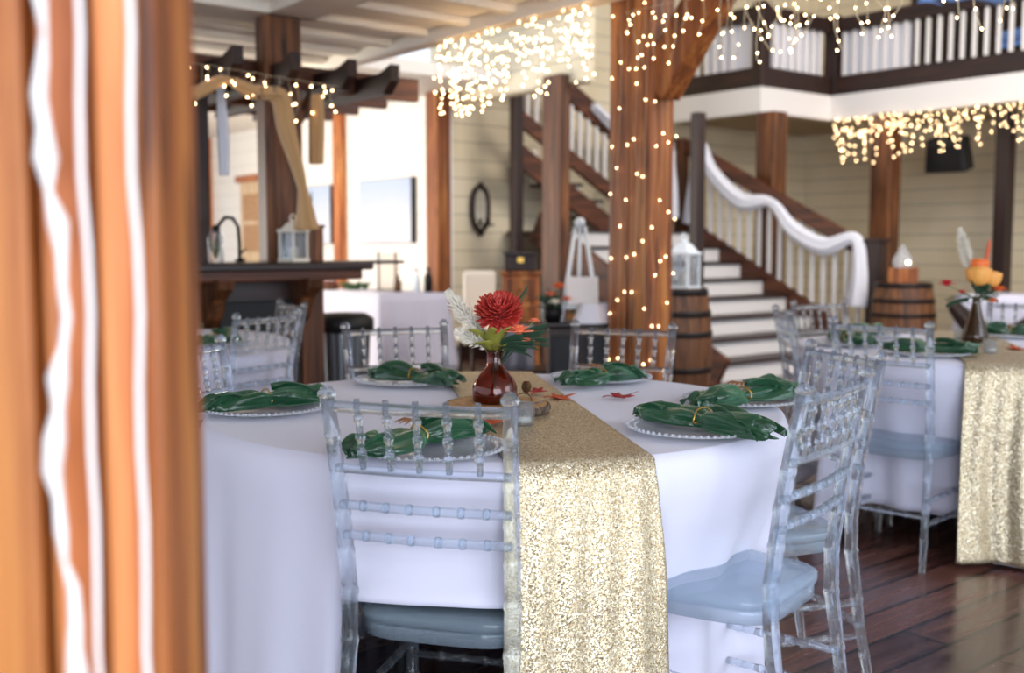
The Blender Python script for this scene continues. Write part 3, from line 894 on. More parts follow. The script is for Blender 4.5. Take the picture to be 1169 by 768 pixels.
# ------------------------------------------------------------------ barrels
def barrel(label, x, y, h, r):
    t = thing('barrel', label, 'barrel', (x, y, 0))
    prof = [(0, .02)]
    for k in range(13):
        u = k / 12; prof.append((r * (.84 + .16 * math.sin(PI * u) ** .8), u * h))
    prof += [(r * .8, h), (r * .8, h - .03), (0, h - .03)]
    g = MB(); g.lathe(prof, n=40)
    # shallow seams between staves
    for v in g.bm.verts:
        a = math.atan2(v.co.y, v.co.x); k = (a / (2 * PI) * 20) % 1
        if k < .03 or k > .97: v.co.x *= .985; v.co.y *= .985
    g.obj('staves', 'barrel_wood', t, False)
    for u, w in ((.03, .05), (.2, .045), (.36, .04), (.64, .04), (.8, .045), (.97, .05)):
        ra = lambda q: r * (.84 + .16 * math.sin(PI * max(.0, min(1, q))) ** .8) + .004
        a, b = max(u - w / 2, 0), min(u + w / 2, 1)
        MB().lathe([(ra(a), a * h), (ra(b), b * h), (ra(b) + .003, b * h), (ra(a) + .003, a * h)], n=40, close=True).obj('hoop', 'iron', t)
    return t


pb = atZ(770, 328, .9)
barrel('wooden barrel with black hoops beside the lit post', pb.x, pb.y, .9, .27)
lantern('white candle lantern on the barrel beside the lit post', (pb.x + .07, pb.y - .02, .885), .17, .40, .2)
br_x, br_y = 9.35, 5.72
barrel('wooden barrel at the foot of the stairs under the white glass lantern', br_x, br_y, .85, .30)
t = thing('wooden_crate', 'small orange wooden crate on the right-hand barrel', 'crate', (br_x, br_y, .83), .5)
for k in range(3): MB().box((0, -.12, .025 + k * .055), (.34, .012, .045)).obj('slat', 'orange_wood', t, False); MB().box((0, .12, .025 + k * .055), (.34, .012, .045)).obj('slat', 'orange_wood', t, False)
for x in (-.17, .17): MB().box((x, 0, .08), (.014, .25, .16)).obj('end_panel', 'orange_wood', t, False)
t = thing('teardrop_lantern', 'white teardrop lantern with a lit bulb above the orange crate', 'lantern', (br_x - .06, br_y - .02, .84))
MB().lathe([(0, 0), (.07, 0), (.06, .02), (.025, .06), (.085, .17), (.09, .23), (.05, .30), (.02, .35), (0, .38)], n=20).obj('shade', 'plate_glass', t)
MB().ball((-.05, -.09, .2), .018).obj('bulb', emit('lantern_bulb', (1, .8, .5, 1), 6), t)

# ------------------------------------------------------------------ sweetheart table at right
swc = Vector((9.85, 4.25))
t = thing('head_table', 'long head table hidden under pale cloth at the right edge', 'table', (swc.x, swc.y, 0))
MB().box((0, 0, .725), (.7, 1.9, .03)).obj('tabletop', 'white_paint', t, False)
for x in (-.28, .28):
    for y in (-.85, .85): MB().tube([(x, y, 0), (x, y, .71)], .015, 8).obj('leg', 'iron', t)
rect_cloth('pale cloth hanging to the floor over the head table at the right', swc.x - .37, swc.x + .37, swc.y - 1, swc.y + 1.0, .745, seed=5)
swag('swag_cloth', 'dark garland swagged along the front of the head table', [(9.32, 5.2, .66), (9.3, 4.9, .42), (9.3, 4.6, .40), (9.32, 4.3, .66)], [.05, .1, .1, .05], 'dark_wood')

# ------------------------------------------------------------------ things standing behind the table, left of the lit post
def side_table(label, x, y, h, r, m='dark_wood'):
    t = thing('round_stand', label, 'table', (x, y, 0))
    MB().lathe([(0, h - .03), (r, h - .03), (r, h), (0, h)], n=28).obj('tabletop', m, t, False)
    MB().tube([(0, 0, .02), (0, 0, h - .03)], .03, 10).obj('column', m, t)
    MB().lathe([(0, 0), (r * .6, 0), (r * .5, .03), (0, .04)], n=24).obj('foot', m, t)
    return t


ez = atZ(668, 366, .72)
g = thing('console_cabinet', 'low dark cabinet under the white tabletop easel', 'cabinet', (ez.x + .05, ez.y + .1, 0), -YAW)
MB().box((0, 0, .35), (.42, .4, .66)).obj('body', 'dark_wood', g, False, .01)
MB().box((0, 0, .70), (.46, .44, .03)).obj('top', 'dark_wood_x', g, False, .008)
for x in (-.1, .1):
    dr = MB().box((x, -.205, .35), (.18, .015, .56)).obj('door', 'black', g, False, .006); MB().ball((x * .4, -.22, .4), .01).obj('knob', 'bronze', dr)
t = thing('tabletop_easel', 'white easel with round finial standing on the dark cabinet', 'easel', (ez.x, ez.y + .05, .717), -YAW)
for s in (-1, 1): MB().tube([(s * .12, -.06, 0), (s * .03, .05, .60)], [.014, .013], 8).obj('leg', 'white_metal', t)
MB().tube([(0, .17, 0), (0, .05, .60)], .011, 8).obj('leg', 'white_metal', t)
MB().ball((0, .05, .63), .035).obj('finial', 'white_metal', t)
MB().box((0, -.05, .09), (.24, .03, .02)).obj('ledge', 'white_metal', t, False)
t = MB(); t.bar((0, -.06, .1), (0, -.01, .28), .2, .014, up=(0, 1, 0))
o = t.obj('easel_board', 'white_paint', None, False, .003); o.location = (ez.x, ez.y + .03, .72); o.rotation_euler = (0, 0, -YAW); tag(o, 'white board leaning on the tabletop easel', 'board')
g = MB()
g.grid(lambda u, v: (.17 * math.cos(2 * PI * u) * (1 + .12 * math.sin(8 * PI * u)) * (1 - .35 * v), .12 * math.sin(2 * PI * u) * (1 + .1 * math.sin(10 * PI * u)) * (1 - .35 * v), .12 * v), 40, 5, True)
o = g.obj('folded_cloth', 'drape'); o.location = (ez.x - .03, ez.y - .12, .718); tag(o, 'bunched white cloth on the dark cabinet in front of the easel', 'cloth')


def blossom(g, c, r, n=14, tilt=.0, rnd=random):
    c = Vector(c)
    for L in range(3):
        k = n - L * 3
        for i in range(k):
            a = 2 * PI * i / k + L * .4 + rnd.random() * .15
            el = .15 + L * .45
            d = Vector((math.cos(a) * math.cos(el), math.sin(a) * math.cos(el), math.sin(el)))
            s = Vector((-math.sin(a), math.cos(a), 0))
            u = d.cross(s) * -1
            rr = r * (1 - .18 * L)
            P = [c, c + d * rr * .55 + s * rr * .3 + Vector((0, 0, rr * .05)), c + d * rr, c + d * rr * .55 - s * rr * .3 + Vector((0, 0, rr * .05))]
            vs = [g.bm.verts.new(p) for p in P]; g.bm.faces.new(vs)
    g.ball(c + Vector((0, 0, r * .15)), r * .28, 5)


M['orange_petal'] = mat('orange_petal', rgb('e8702e'), .5)
M['peach_petal'] = mat('peach_petal', rgb('f0845c'), .5)
M['cream_petal'] = mat('cream_petal', rgb('f3ecdc'), .6)
M['red_petal'] = mat('red_petal', rgb('c4202c'), .5)
M['yellow_rose'] = mat('yellow_rose', rgb('e9a24e'), .5)
M['moss'] = mat('moss', rgb('2c4a34'), .7)
M['stem'] = mat('stem_green', rgb('55702f'), .6)
t = thing('flower_arrangement', 'orange and cream flowers with dark leaves left of the white easel', 'flowers', (ez.x - .17, ez.y + .12, .717))
g = MB()
for k in range(60):
    a = random.random() * 6.28; e = random.random() * 1.4; R = .06 + random.random() * .1
    d = Vector((math.cos(a) * math.cos(e), math.sin(a) * math.cos(e), math.sin(e)))
    g.tube([Vector((0, 0, .06)), Vector((0, 0, .08)) + d * R * .6, Vector((0, 0, .06)) + d * R], [.003, .014, .002], 5, flat=.25)
g.obj('leaves', 'moss', t)
for c, m, r in (((-.02, -.08, .22), 'orange_petal', .055), ((-.05, -.08, .12), 'cream_petal', .05), ((.03, -.1, .14), 'orange_petal', .04), ((-.06, -.05, .17), 'peach_petal', .045), ((.08, -.1, .02), 'yellow_rose', .045)):
    g = MB(); blossom(g, c, r); g.obj('flower_head', m, t, False, solid=.002)
MB().lathe([(0, 0), (.05, 0), (.065, .06), (.05, .1), (0, .1)], n=16).obj('pot', 'iron', t)
# cabinet with orange front, dark box on it, and pale chair
cb = RD(.07, 8.9)
g = thing('orange_cabinet', 'orange-brown wooden cabinet below the oval mirror wall', 'cabinet', (cb.x, cb.y, 0), -YAW)
MB().box((0, 0, .53), (.30, .34, .86)).obj('body', 'bright_wood', g, False, .012)
MB().box((0, 0, .975), (.34, .38, .03)).obj('top', 'orange_wood', g, False, .008)
for z in (.84, .62, .40, .2):
    dr = MB().box((0, -.175, z), (.26, .015, .18)).obj('drawer', 'orange_wood', g, False, .006); MB().ball((0, -.19, z), .012).obj('knob', 'bronze', dr)
for x in (-.12, .12):
    for y in (-.14, .14): MB().box((x, y, .06), (.05, .05, .12)).obj('leg', 'dark_wood', g, False)
cbx = Vector(g.location)
t = thing('storage_box', 'dark box resting on the orange-brown cabinet', 'box', (cbx.x, cbx.y, .992), -YAW)
MB().box((0, 0, .065), (.26, .22, .13)).obj('body', 'dark_wood', t, False, .01); MB().box((0, 0, .142), (.28, .24, .024)).obj('lid', 'dark_wood_x', t, False, .006)
MB().box((0, -.115, .09), (.05, .01, .04)).obj('clasp', 'gold', t, False)
t = thing('upholstered_chair', 'cream upholstered chair left of the orange-brown cabinet', 'chair', RD(-.22, 9.3), -YAW + math.radians(20))
MB().box((0, 0, .42), (.46, .44, .1)).obj('seat', 'cream_paint', t, False, .03)
g = MB(); g.box((0, .2, .70), (.30, .07, .56)); g.obj('backrest', 'cream_paint', t, False, .035)
for x in (-.19, .19):
    for y in (-.18, .18): MB().tube([(x, y, 0), (x * .95, y * .95, .38)], [.014, .02], 8).obj('leg', 'dark_wood', t)
# grey fabric stool/table and small shelf between them
q = atZ(612, 372, .62)
g = thing('shelf_table', 'dark two-tier side table with grey cloth left of the easel cabinet', 'table', (q.x, q.y, 0), -YAW)
for z in (.3, .62): MB().box((0, 0, z), (.5, .4, .03)).obj('shelf', 'dark_wood_x', g, False, .006)
for x in (-.23, .23):
    for y in (-.18, .18): MB().box((x, y, .31), (.035, .035, .62)).obj('leg', 'dark_wood', g, False)
g = MB()
g.grid(lambda u, v: (-.26 + .24 * u, -.21 - .004 + .02 * math.sin(u * 14) * v, .642 - .32 * v), 18, 6)
o = g.obj('grey_cloth', cloth_mat('grey_cloth', rgb('8b8b98')), solid=.006); o.location = (q.x, q.y, 0); o.rotation_euler = (0, 0, -YAW); tag(o, 'grey cloth hanging over the two-tier side table', 'cloth')
t = thing('hurricane_candle', 'cream candle in a glass on the two-tier side table', 'candle', (q.x + .1, q.y, .637))
MB().lathe([(0, 0), (.04, 0), (.045, .1), (.035, .2), (.03, .2), (.04, .1), (.035, .01), (0, .01)], n=18).obj('glass', 'lantern_glass', t)
MB().lathe([(0, .012), (.03, .012), (.03, .11), (0, .11)], n=14).obj('candle', 'candle', t)
t = thing('pillar_candle', 'short cream candle on the lower shelf of the side table', 'candle', (q.x + .14, q.y - .05, .316))
MB().lathe([(0, 0), (.045, 0), (.045, .11), (0, .11)], n=16).obj('wax', 'candle', t); MB().tube([(0, 0, .11), (0, 0, .125)], .002, 5).obj('wick', 'black', t)


# ------------------------------------------------------------------ chiavari chairs
def node_tube(p0, p1, r, beads, n=10, rb=None, bl=.010):
    """bamboo-like turned rod: points and radii with raised rings at the given fractions"""
    p0, p1 = Vector(p0), Vector(p1); L = (p1 - p0).length
    rb = rb or r * 1.16
    ts = [(0, r)]
    for b in sorted(beads):
        h = bl / L / 2
        ts += [(b - h * 1.2, r), (b - h * .8, rb), (b + h * .8, rb), (b + h * 1.2, r)]
    ts += [(1, r)]
    ts = [x for x in ts if 0 <= x[0] <= 1]
    return [p0.lerp(p1, t) for t, _ in ts], [q for _, q in ts]


def make_chair():
    t = thing('chiavari_chair', 'x', 'chair')
    # seat
    g = MB(); N = 9
    def outline(k, inset):
        pts = []
        for i in range(32):
            a = 2 * PI * i / 32 + PI / 4 * 0
            cx, sy = math.cos(a), math.sin(a)
            q = 5.0
            x = math.copysign(abs(cx) ** (2 / q), cx); y = math.copysign(abs(sy) ** (2 / q), sy)
            hw = .198 if y > 0 else .198 - .023 * (-y)
            pts.append((x * (hw - inset), .01 + y * (.20 - inset)))
        return pts
    def slab(levels, name, m):
        g = MB(); rings = []
        for inset, z in levels: rings.append([g.bm.verts.new((x, y, z)) for x, y in outline(0, inset)])
        for a, b in zip(rings, rings[1:]):
            for i in range(32): g.bm.faces.new((a[i], a[(i + 1) % 32], b[(i + 1) % 32], b[i]))
        g.bm.faces.new(list(reversed(rings[0]))); g.bm.faces.new(rings[-1])
        return g.obj(name, m, t)
    slab([(.006, .432), (.0, .436), (.0, .452), (.006, .458), (.03, .462), (.09, .464)], 'seat', 'seat_resin')
    slab([(.010, .400), (.006, .402), (.006, .428), (.008, .4315)], 'seat_frame', 'seat_resin')
    for s in (-1, 1):
        # rear leg and post in one sweep
        path = [(s * .186, -.262, 0, .0125), (s * .176, -.225, .2, .0145), (s * .172, -.198, .40, .0175), (s * .172, -.196, .50, .0175), (s * .176, -.215, .66, .0165), (s * .181, -.240, .80, .0155), (s * .185, -.262, .905, .0145)]
        pts = []; rad = []
        beads = [.12, .27, .40, .50, .585, .665, .745, .83]
        zs = sorted(set([p[2] for p in path] + [z + dz_ for z in beads for dz_ in (-.008, -.005, .005, .008)]))
        for z in zs:
            for a, b in zip(path, path[1:]):
                if a[2] <= z <= b[2] + 1e-9:
                    u = (z - a[2]) / (b[2] - a[2]); break
            r = a[3] + (b[3] - a[3]) * u
            if any(abs(z - q_) < .0055 for q_ in beads): r += .0016
            pts.append((a[0] + (b[0] - a[0]) * u, a[1] + (b[1] - a[1]) * u, z)); rad.append(r)
        MB().tube(pts, rad, 12).obj('leg', 'resin', t)
        MB().lathe([(0, 0), (.0145, 0), (.018, .004), (.0185, .010), (.015, .015), (.012, .017), (.012, .020), (.006, .024), (0, .025)], (s * .185, -.262, .905), 14).obj('finial', 'resin', t)
        a, b = node_tube((s * .185, .182, 0), (s * .178, .172, .40), .0155, [.2, .45, .72, .93]); b[0] = .012
        MB().tube(a, b, 12).obj('leg', 'resin', t)
        for z in (.17, .26):
            a, b = node_tube((s * .184, .17, z), (s * .176, -.215, z + .0), .0095, [.2, .35, .5, .65, .8])
            MB().tube(a, b, 8).obj('stretcher', 'resin', t)
    for z in (.14, .23):
        a, b = node_tube((-.18, .178, z), (.18, .178, z), .0095, [.2, .35, .5, .65, .8]); MB().tube(a, b, 8).obj('stretcher', 'resin', t)
    a, b = node_tube((-.176, -.225, .2), (.176, -.225, .2), .0095, [.2, .35, .5, .65, .8]); MB().tube(a, b, 8).obj('stretcher', 'resin', t)
    def rail(z, y, hw, name, r=.0098, beads=(.14, .28, .42, .58, .72, .86), sag=.012):
        p = [(-hw + 2 * hw * k / 12, y - sag * math.sin(PI * k / 12), z) for k in range(13)]
        g = MB(); g.tube(p, r, 8)
        for q_ in beads:
            x = -hw + 2 * hw * q_; yy = y - sag * math.sin(PI * q_)
            g.tube([(x - .006, yy, z), (x - .004, yy, z), (x + .004, yy, z), (x + .006, yy, z)], [r, r * 1.18, r * 1.18, r], 8)
        g.obj(name, 'resin', t)
    rail(.888, -.257, .184, 'top_rail', .0115, (), .012)
    rail(.762, -.233, .179, 'cross_rail', beads=())
    rail(.686, -.220, .177, 'cross_rail'); rail(.622, -.209, .175, 'cross_rail')
    for k in range(5):
        u = (k + 1) / 6; x0 = -.179 + .358 * u; x1 = -.184 + .368 * u; sg = .012 * math.sin(PI * u)
        a, b = node_tube((x0, -.233 - sg, .764), (x1, -.257 - sg, .905), .0075, [.2, .46, .72], 8, .0105, .012)
        b[0] *= .9; b[-1] *= .85
        MB().tube(a, b, 8).obj('spindle', 'resin', t)
    return t


GR1 = 'clear chiavari chairs round the front table'
GR2 = 'clear chiavari chairs round the right-hand table'
GR3 = 'clear chiavari chairs round the left-hand table'
T1 = Vector((-.045, 2.945)); T2 = Vector((2.05, 4.72)); T3 = Vector((-1.82, 4.95))
TR_ = .775
CH = [  # top centre r, d, facing r, d, label, group, table
    (-.182, 2.03, .27, .96, 'clear chiavari chair in front, its back to the camera at the front table', GR1, 1),
    (.69, 2.27, -.80, .60, 'clear chiavari chair nearest at the right of the front table', GR1, 1),
    (.915, 2.96, -.94, -.22, 'clear chiavari chair just behind the nearest right-hand one', GR1, 1),
    (-.423, 3.90, .38, -.92, 'clear chiavari chair facing the camera left of the flower vase', GR1, 1),
    (.40, 3.87, -.43, -.9, 'clear chiavari chair facing the camera before the lit post', GR1, 1),
    (-.93, 3.12, .98, -.18, 'clear chiavari chair half hidden by the foreground post', GR1, 1),
    (1.37, 4.0, .69, .73, 'clear chiavari chair with its back to the camera at the right table', GR2, 2),
    (1.20, 4.78, .97, -.08, 'clear chiavari chair seen edge-on at the left of the right table', GR2, 2),
    (1.57, 5.50, .53, -.85, 'clear chiavari chair at the far left of the right table, below the stairs', GR2, 2),
    (2.62, 5.46, -.6, -.8, 'clear chiavari chair behind the yellow flowers at the right edge', GR2, 2),
    (-1.02, 4.50, -.87, .5, 'clear chiavari chair nearer of two at the left table', GR3, 3),
    (-1.10, 5.38, -.85, -.5, 'clear chiavari chair farther of two at the left table, before the trash can', GR3, 3),
    (-1.92, 5.88, 0, -1, 'clear chiavari chair at the back of the left table, mostly hidden by the post', GR3, 3),
]
chair0 = make_chair()
chairs = []
for i, (r, d, fr_, fd_, lab, grp, tb) in enumerate(CH):
    f = Vector((fr_, fd_)).normalized()
    o2 = Vector((r, d)) + f * .262
    loc = RD(o2.x, o2.y, 0)
    wf = rt * f.x + fw * f.y
    rz = math.atan2(wf.y, wf.x) - PI / 2
    if i == 0:
        chair0.location = loc; chair0.rotation_euler = (0, 0, rz); chair0['label'] = lab; chair0['group'] = grp
    else:
        dup(chair0, loc, rz, lab, grp)
    tc2 = (T1, T2, T3)[tb - 1]
    sc_ = Vector((r, d)) + f * .262          # seat centre
    v = sc_ + f * (-.0) - tc2
    rear = (Vector((r, d)) + f * .08 - tc2).length
    chairs.append((tb, (Vector((r, d)) + f * .1 - tc2), rear))


# ------------------------------------------------------------------ round tables, cloths, runners
def round_table(c, label):
    w = RD(c.x, c.y)
    t = thing('round_table', label, 'table', (w.x, w.y, 0))
    MB().lathe([(0, .715), (TR_ - .01, .715), (TR_, .722), (TR_, .74), (TR_ - .01, .745), (0, .745)], n=64).obj('tabletop', 'slice_wood', t)
    for a in (0, PI / 2, PI, 3 * PI / 2):
        x, y = .32 * math.cos(a), .32 * math.sin(a)
        MB().tube([(x, y, 0), (x * .9, y * .9, .715)], .014, 8).obj('leg', 'grey_metal', t)


def cloth_fn(c, idx, seed, lift=True):
    """returns f(theta, t): t in 0..1 from table edge to hem, point in (r,d,z)"""
    wins = []
    for tb, v, rear in chairs:
        if tb == idx: wins.append((math.atan2(v.y, v.x), .215 / TR_, rear, tb == 1 and v.y < -.7 and abs(v.x) < .3))
    def f(th, t, use=True):
        w = 0; pw = 0; rp = .56
        for a, hw, rear, up in wins:
            da = abs((th - a + PI) % (2 * PI) - PI)
            if up: w = max(w, 1 - smooth01((da - hw * .86) / .05))
            else:
                q = 1 - smooth01((da - hw * 1.0) / .17)
                if q > pw: pw = q; rp = max(rear - .385, .665)
        if not (use and lift): w = pw = 0
        zh = (.012 + (.13 if idx != 1 else .0) * pw) * (1 - w) + .474 * w
        z = .757 + (zh - .757) * t
        if t < .03: z = .757
        down = (.757 - z) / .745
        fold = .018 * math.sin(9 * th + seed) + .013 * math.sin(17 * th + 2.1 * seed) + .006 * math.sin(31 * th)
        r = TR_ + .004 + .012 * smooth01(t * 12) + down * (.05 + fold) 
        if pw > 0:
            r += (rp + .012 * math.sin(23 * th) - r) * pw * smooth01((.757 - z) / .5)
        if w > 0: r += w ** 12 * .035 * smooth01((t - .75) / .25) - w * down * (.05 + fold) * .6
        return r, z
    return f


def round_cloth(c, idx, label, seed):
    f = cloth_fn(c, idx, seed)
    g = MB(); N = 288
    prof = [None] * 0
    rings = []
    for rr in (.2, .4, .55, .65, .72, .76):
        rings.append([(rr * math.cos(2 * PI * k / N), rr * math.sin(2 * PI * k / N), .7575) for k in range(N)])
    for j in range(25):
        t = j / 24; ring = []
        for k in range(N):
            th = 2 * PI * k / N; r, z = f(th, t)
            if j == 0: r = TR_ - .002; z = .7575
            ring.append((r * math.cos(th), r * math.sin(th), z))
        rings.append(ring)
    R3 = Matrix.Rotation(-YAW, 3, 'Z')
    V = [[g.bm.verts.new(R3 @ Vector(p)) for p in ring] for ring in rings]
    cv = g.bm.verts.new((0, 0, .7575))
    for k in range(N): g.bm.faces.new((cv, V[0][k], V[0][(k + 1) % N]))
    for a, b in zip(V, V[1:]):
        for k in range(N): g.bm.faces.new((a[k], b[k], b[(k + 1) % N], a[(k + 1) % N]))
    o = g.obj('tablecloth', 'tablecloth', solid=.003, offset=-1)
    w = RD(c.x, c.y); o.location = (w.x, w.y, 0)
    return tag(o, label, 'tablecloth')


def runner(c, idx, label, seed, p_front, p_back, back_drop=.5):
    """sequin strip across the table, hanging down at both ends; p in (r,d)"""
    f = cloth_fn(c, idx, seed, False)
    ax = (Vector(p_back) - Vector(p_front)).normalized(); sx = Vector((ax.y, -ax.x))
    mid = Vector(p_front) - c
    off = mid.dot(sx)
    def P(u, v):
        lat = off + (u - .5) * .31
        half = math.sqrt(TR_ * TR_ - lat * lat)
        L = 2 * half
        # v: 0..1 in three stretches
        if v < .35:     # front hang
            t = 1 - v / .35
            q = -half
        elif v > .8:
            t = (v - .8) / .2; q = half
        else:
            s = (v - .35) / .45
            e = sx * lat + ax * (-half + L * s)
            return (e.x, e.y, .7635)
        e = sx * lat + ax * q; th = math.atan2(e.y, e.x)
        r, z = f(th, max(t * (.985 if q < 0 else back_drop), .0))
        r += .016 + .022 * smooth01(t * 3) + .008 * t * math.sin(u * 9 + 1) + .0035 * min(1, t * 5) * math.sin(u * 31 + 2 * math.sin(t * 3))
        if t < .02: z = .7635; r = TR_ + .004
        return (r * math.cos(th), r * math.sin(th), z)
    g = MB()
    g.grid(P, 72, 121)
    bmesh.ops.transform(g.bm, matrix=Matrix.Rotation(-YAW, 4, 'Z'), verts=g.bm.verts)
    o = g.obj('table_runner', 'sequin', solid=.003)
    w = RD(c.x, c.y); o.location = (w.x, w.y, 0)
    return tag(o, label, 'runner')


round_table(T1, 'round table in front hidden under its white cloth')
round_table(T2, 'round table at right hidden under its white cloth')
round_table(T3, 'round table at left behind, hidden under its white cloth')
round_cloth(T1, 1, 'white floor-length cloth on the round table in front', 1.3)
round_cloth(T2, 2, 'white floor-length cloth on the round table at the right', 2.6)
round_cloth(T3, 3, 'white cloth on the small-looking round table at the far left', 4.1)


def rd_of(px, py, z):
    p = atZ(px, py, z); return (p.dot(rt), p.dot(fw))


runner(T1, 1, 'gold sequin runner across the front table, hanging to the floor', 1.3, rd_of(675, 537, .76), rd_of(560, 430, .76))
pr = rd_of(1195, 423, .76)
runner(T2, 2, 'gold sequin runner across the table at the right edge', 2.6, (T2.x - .20, T2.y - .74), (T2.x + .20, T2.y + .74))


# ------------------------------------------------------------------ place settings
def make_plate():
    t = thing('charger_plate', 'x', 'plate')
    MB().lathe([(0, .0), (.10, .0), (.115, .004), (.16, .012), (.165, .014), (.163, .017), (.155, .016), (.11, .008), (.10, .005), (0, .005)], n=48).obj('dish', 'plate_glass', t)
    g = MB()
    for k in range(64):
        a = 2 * PI * k / 64; g.ball((.162 * math.cos(a), .162 * math.sin(a), .0165), .0045, 4)
    for k in range(48):
        a = 2 * PI * k / 48; g.ball((.145 * math.cos(a), .145 * math.sin(a), .0145), .003, 4)
    g.obj('beaded_rim', 'plate_glass', t)
    return t


def napkin(label, a, b, seed, grp, ring_at=.5, fat=1.0, sprig=True):
    """bundled satin napkin from a to b (world xy), tied near the middle"""
    rnd = random.Random(seed)
    a, b = Vector(a), Vector(b); mid = (a + b) / 2; L = (b - a).length
    ang = math.atan2(b.y - a.y, b.x - a.x)
    t = thing('napkin', label, 'napkin', (mid.x, mid.y, .776), ang, grp)
    g = MB(); N = 64; S = 46
    ph = [rnd.random() * 6 for _ in range(6)]
    def half(u):
        tie = 1 - .45 * math.exp(-((u - ring_at) / .07) ** 2)
        ends = .35 + .65 * min(1, (u / .14)) if u < .14 else (.55 + .45 * min(1, (1 - u) / .10) if u > .9 else 1)
        return .047 * fat * tie * ends * (1 + .12 * math.sin(7 * u + ph[0]))
    rings = []
    for j in range(S):
        u = j / (S - 1); w = half(u); h = w * (.62 + .1 * math.sin(9 * u + ph[1])); ring = []
        lift = .012 * (math.sin(4 * u + ph[2]) ** 2) * (1 if .1 < u < .9 else .4) + (.014 if u < .1 or u > .9 else 0) * rnd.random()
        sway = .012 * math.sin(5 * u + ph[3])
        for k in range(N):
            th = 2 * PI * k / N
            fl = 1 + .20 * math.sin(3 * th + 5 * u + ph[4]) + .12 * math.sin(5 * th - 6 * u + ph[5]) + .03 * math.sin(9 * th + 9 * u)
            y = math.cos(th) * w * fl + sway
            z = math.sin(th) * h * fl
            z = max(z, -.006) + .006 + lift * (z > 0)
            xo = .018 * math.sin(3 * th + ph[1]) * (1 if (u < .06 or u > .94) else 0)
            ring.append(g.bm.verts.new(((u - .5) * L + xo, y, z)))
        rings.append(ring)
    for p_, q_ in zip(rings, rings[1:]):
        for k in range(N): g.bm.faces.new((p_[k], p_[(k + 1) % N], q_[(k + 1) % N], q_[k]))
    g.bm.faces.new(list(reversed(rings[0]))); g.bm.faces.new(rings[-1])
    # loose pointed corners at both ends and a long fold along the top
    def flap(x0, x1, y0, y1, z0, z1, w0, w1):
        g.grid(lambda u, v: (x0 + (x1 - x0) * v, y0 + (y1 - y0) * v + (u - .5) * (w0 + (w1 - w0) * v), z0 + (z1 - z0) * v + .010 * math.sin(u * 9 + v * 4) + .012 * math.sin(PI * v)), 14, 12)
    e = L / 2
    flap(e - .10, e + .015, .0, .03 * rnd.choice((-1, 1)), .03, .012, .07 * fat, .012)
    flap(e - .08, e + .0, -.01, -.03, .022, .008, .06 * fat, .05)
    flap(-e + .10, -e - .012, .0, -.015, .03, .012, .07 * fat, .02)
    flap(-e + .06, -e + .0, .01, .03, .025, .012, .06 * fat, .05)
    flap(.02, e - .03, .01, .0, .046, .022, .02, .11 * fat)
    g.obj('cloth', 'satin', t, True, solid=.0015, sub=1)
    xr = (ring_at - .5) * L; w = half(ring_at) * 1.22
    MB().tube([(xr + .002 * math.sin(5 * q), math.cos(q) * w, max(math.sin(q) * w * .85, -.004) + .016) for q in [2 * PI * k / 24 for k in range(25)]], .0022, 6, caps=False).obj('twine', 'gold', t)
    if sprig:
        g = MB()
        for k in range(5):
            q = -.6 + k * .35
            g.tube([(xr, 0, .05), (xr - .03 * math.cos(q), .03 * math.sin(q), .055), (xr - .055 * math.cos(q), .05 * math.sin(q), .048)], [.002, .006, .001], 5, flat=.3)
        g.obj('leaf_sprig', mat('dried_leaf', rgb('8a5a34'), .6) if 'dried_leaf' not in bpy.data.materials else bpy.data.materials['dried_leaf'], t)
    return t


plate0 = make_plate(); first = True
PL = [((490, 514), (397, 517), (548, 487), 'in front of the nearest chair', 3, True),
      ((795, 491), (728, 470), (888, 497), 'at the right front beside the runner', 5, False),
      ((848, 458), (786, 463), (905, 446), 'at the right, second from the front', 8, True),
      ((686, 433), (644, 436), (727, 428), 'at the far side before the lit post', 11, True),
      ((464, 436), (428, 427), (520, 435), 'at the far side left of the flower vase', 14, False),
      ((303, 468), (231, 466), (372, 452), 'at the left end of the front table', 17, False)]
for (pc, pa, pb2, lab, sd, spg) in PL:
    c = atZ(pc[0], pc[1], .765)
    if first:
        pl = plate0; pl.location = (c.x, c.y, .7605); pl['label'] = 'clear beaded glass charger plate ' + lab; pl['group'] = 'charger plates on the front table'; first = False
    else:
        pl = dup(plate0, (c.x, c.y, .7605), 0, 'clear beaded glass charger plate ' + lab, 'charger plates on the front table')
    a, b = atZ(pa[0], pa[1], .785), atZ(pb2[0], pb2[1], .785)
    m_ = (a + b) / 2; dd = (b - a); L = min(max(dd.length, .30), .40); dd.normalize()
    napkin('green satin napkin tied with gold twine ' + lab, m_ - dd * L / 2, m_ + dd * L / 2, sd, 'green napkins on the front table', sprig=spg)
# settings on the other two tables
for (c2, ang, rr, lab, sd) in ((T2, math.radians(228), .56, 'before the back-turned chair at the right table', 21), (T2, math.radians(178), .56, 'at the left side of the right table', 22),
                              (T2, math.radians(130), .56, 'at the far left of the right table', 23), (T2, math.radians(52), .56, 'at the far right of the right table', 24),
                              (T3, math.radians(-25), .56, 'on the left table behind the nearer chair', 25), (T3, math.radians(85), .56, 'at the far side of the left table', 26)):
    q = c2 + Vector((rr * math.cos(ang), rr * math.sin(ang)))
    w = RD(q.x, q.y)
    dup(plate0, (w.x, w.y, .7605), 0, 'clear glass charger plate ' + lab, 'charger plates on the other tables')
    dv = rt * .17 * math.cos(ang + PI / 2 + .2) + fw * .17 * math.sin(ang + PI / 2 + .2)
    napkin('green satin napkin ' + lab, w - dv, w + dv, sd, 'green napkins on the other tables', sprig=False)


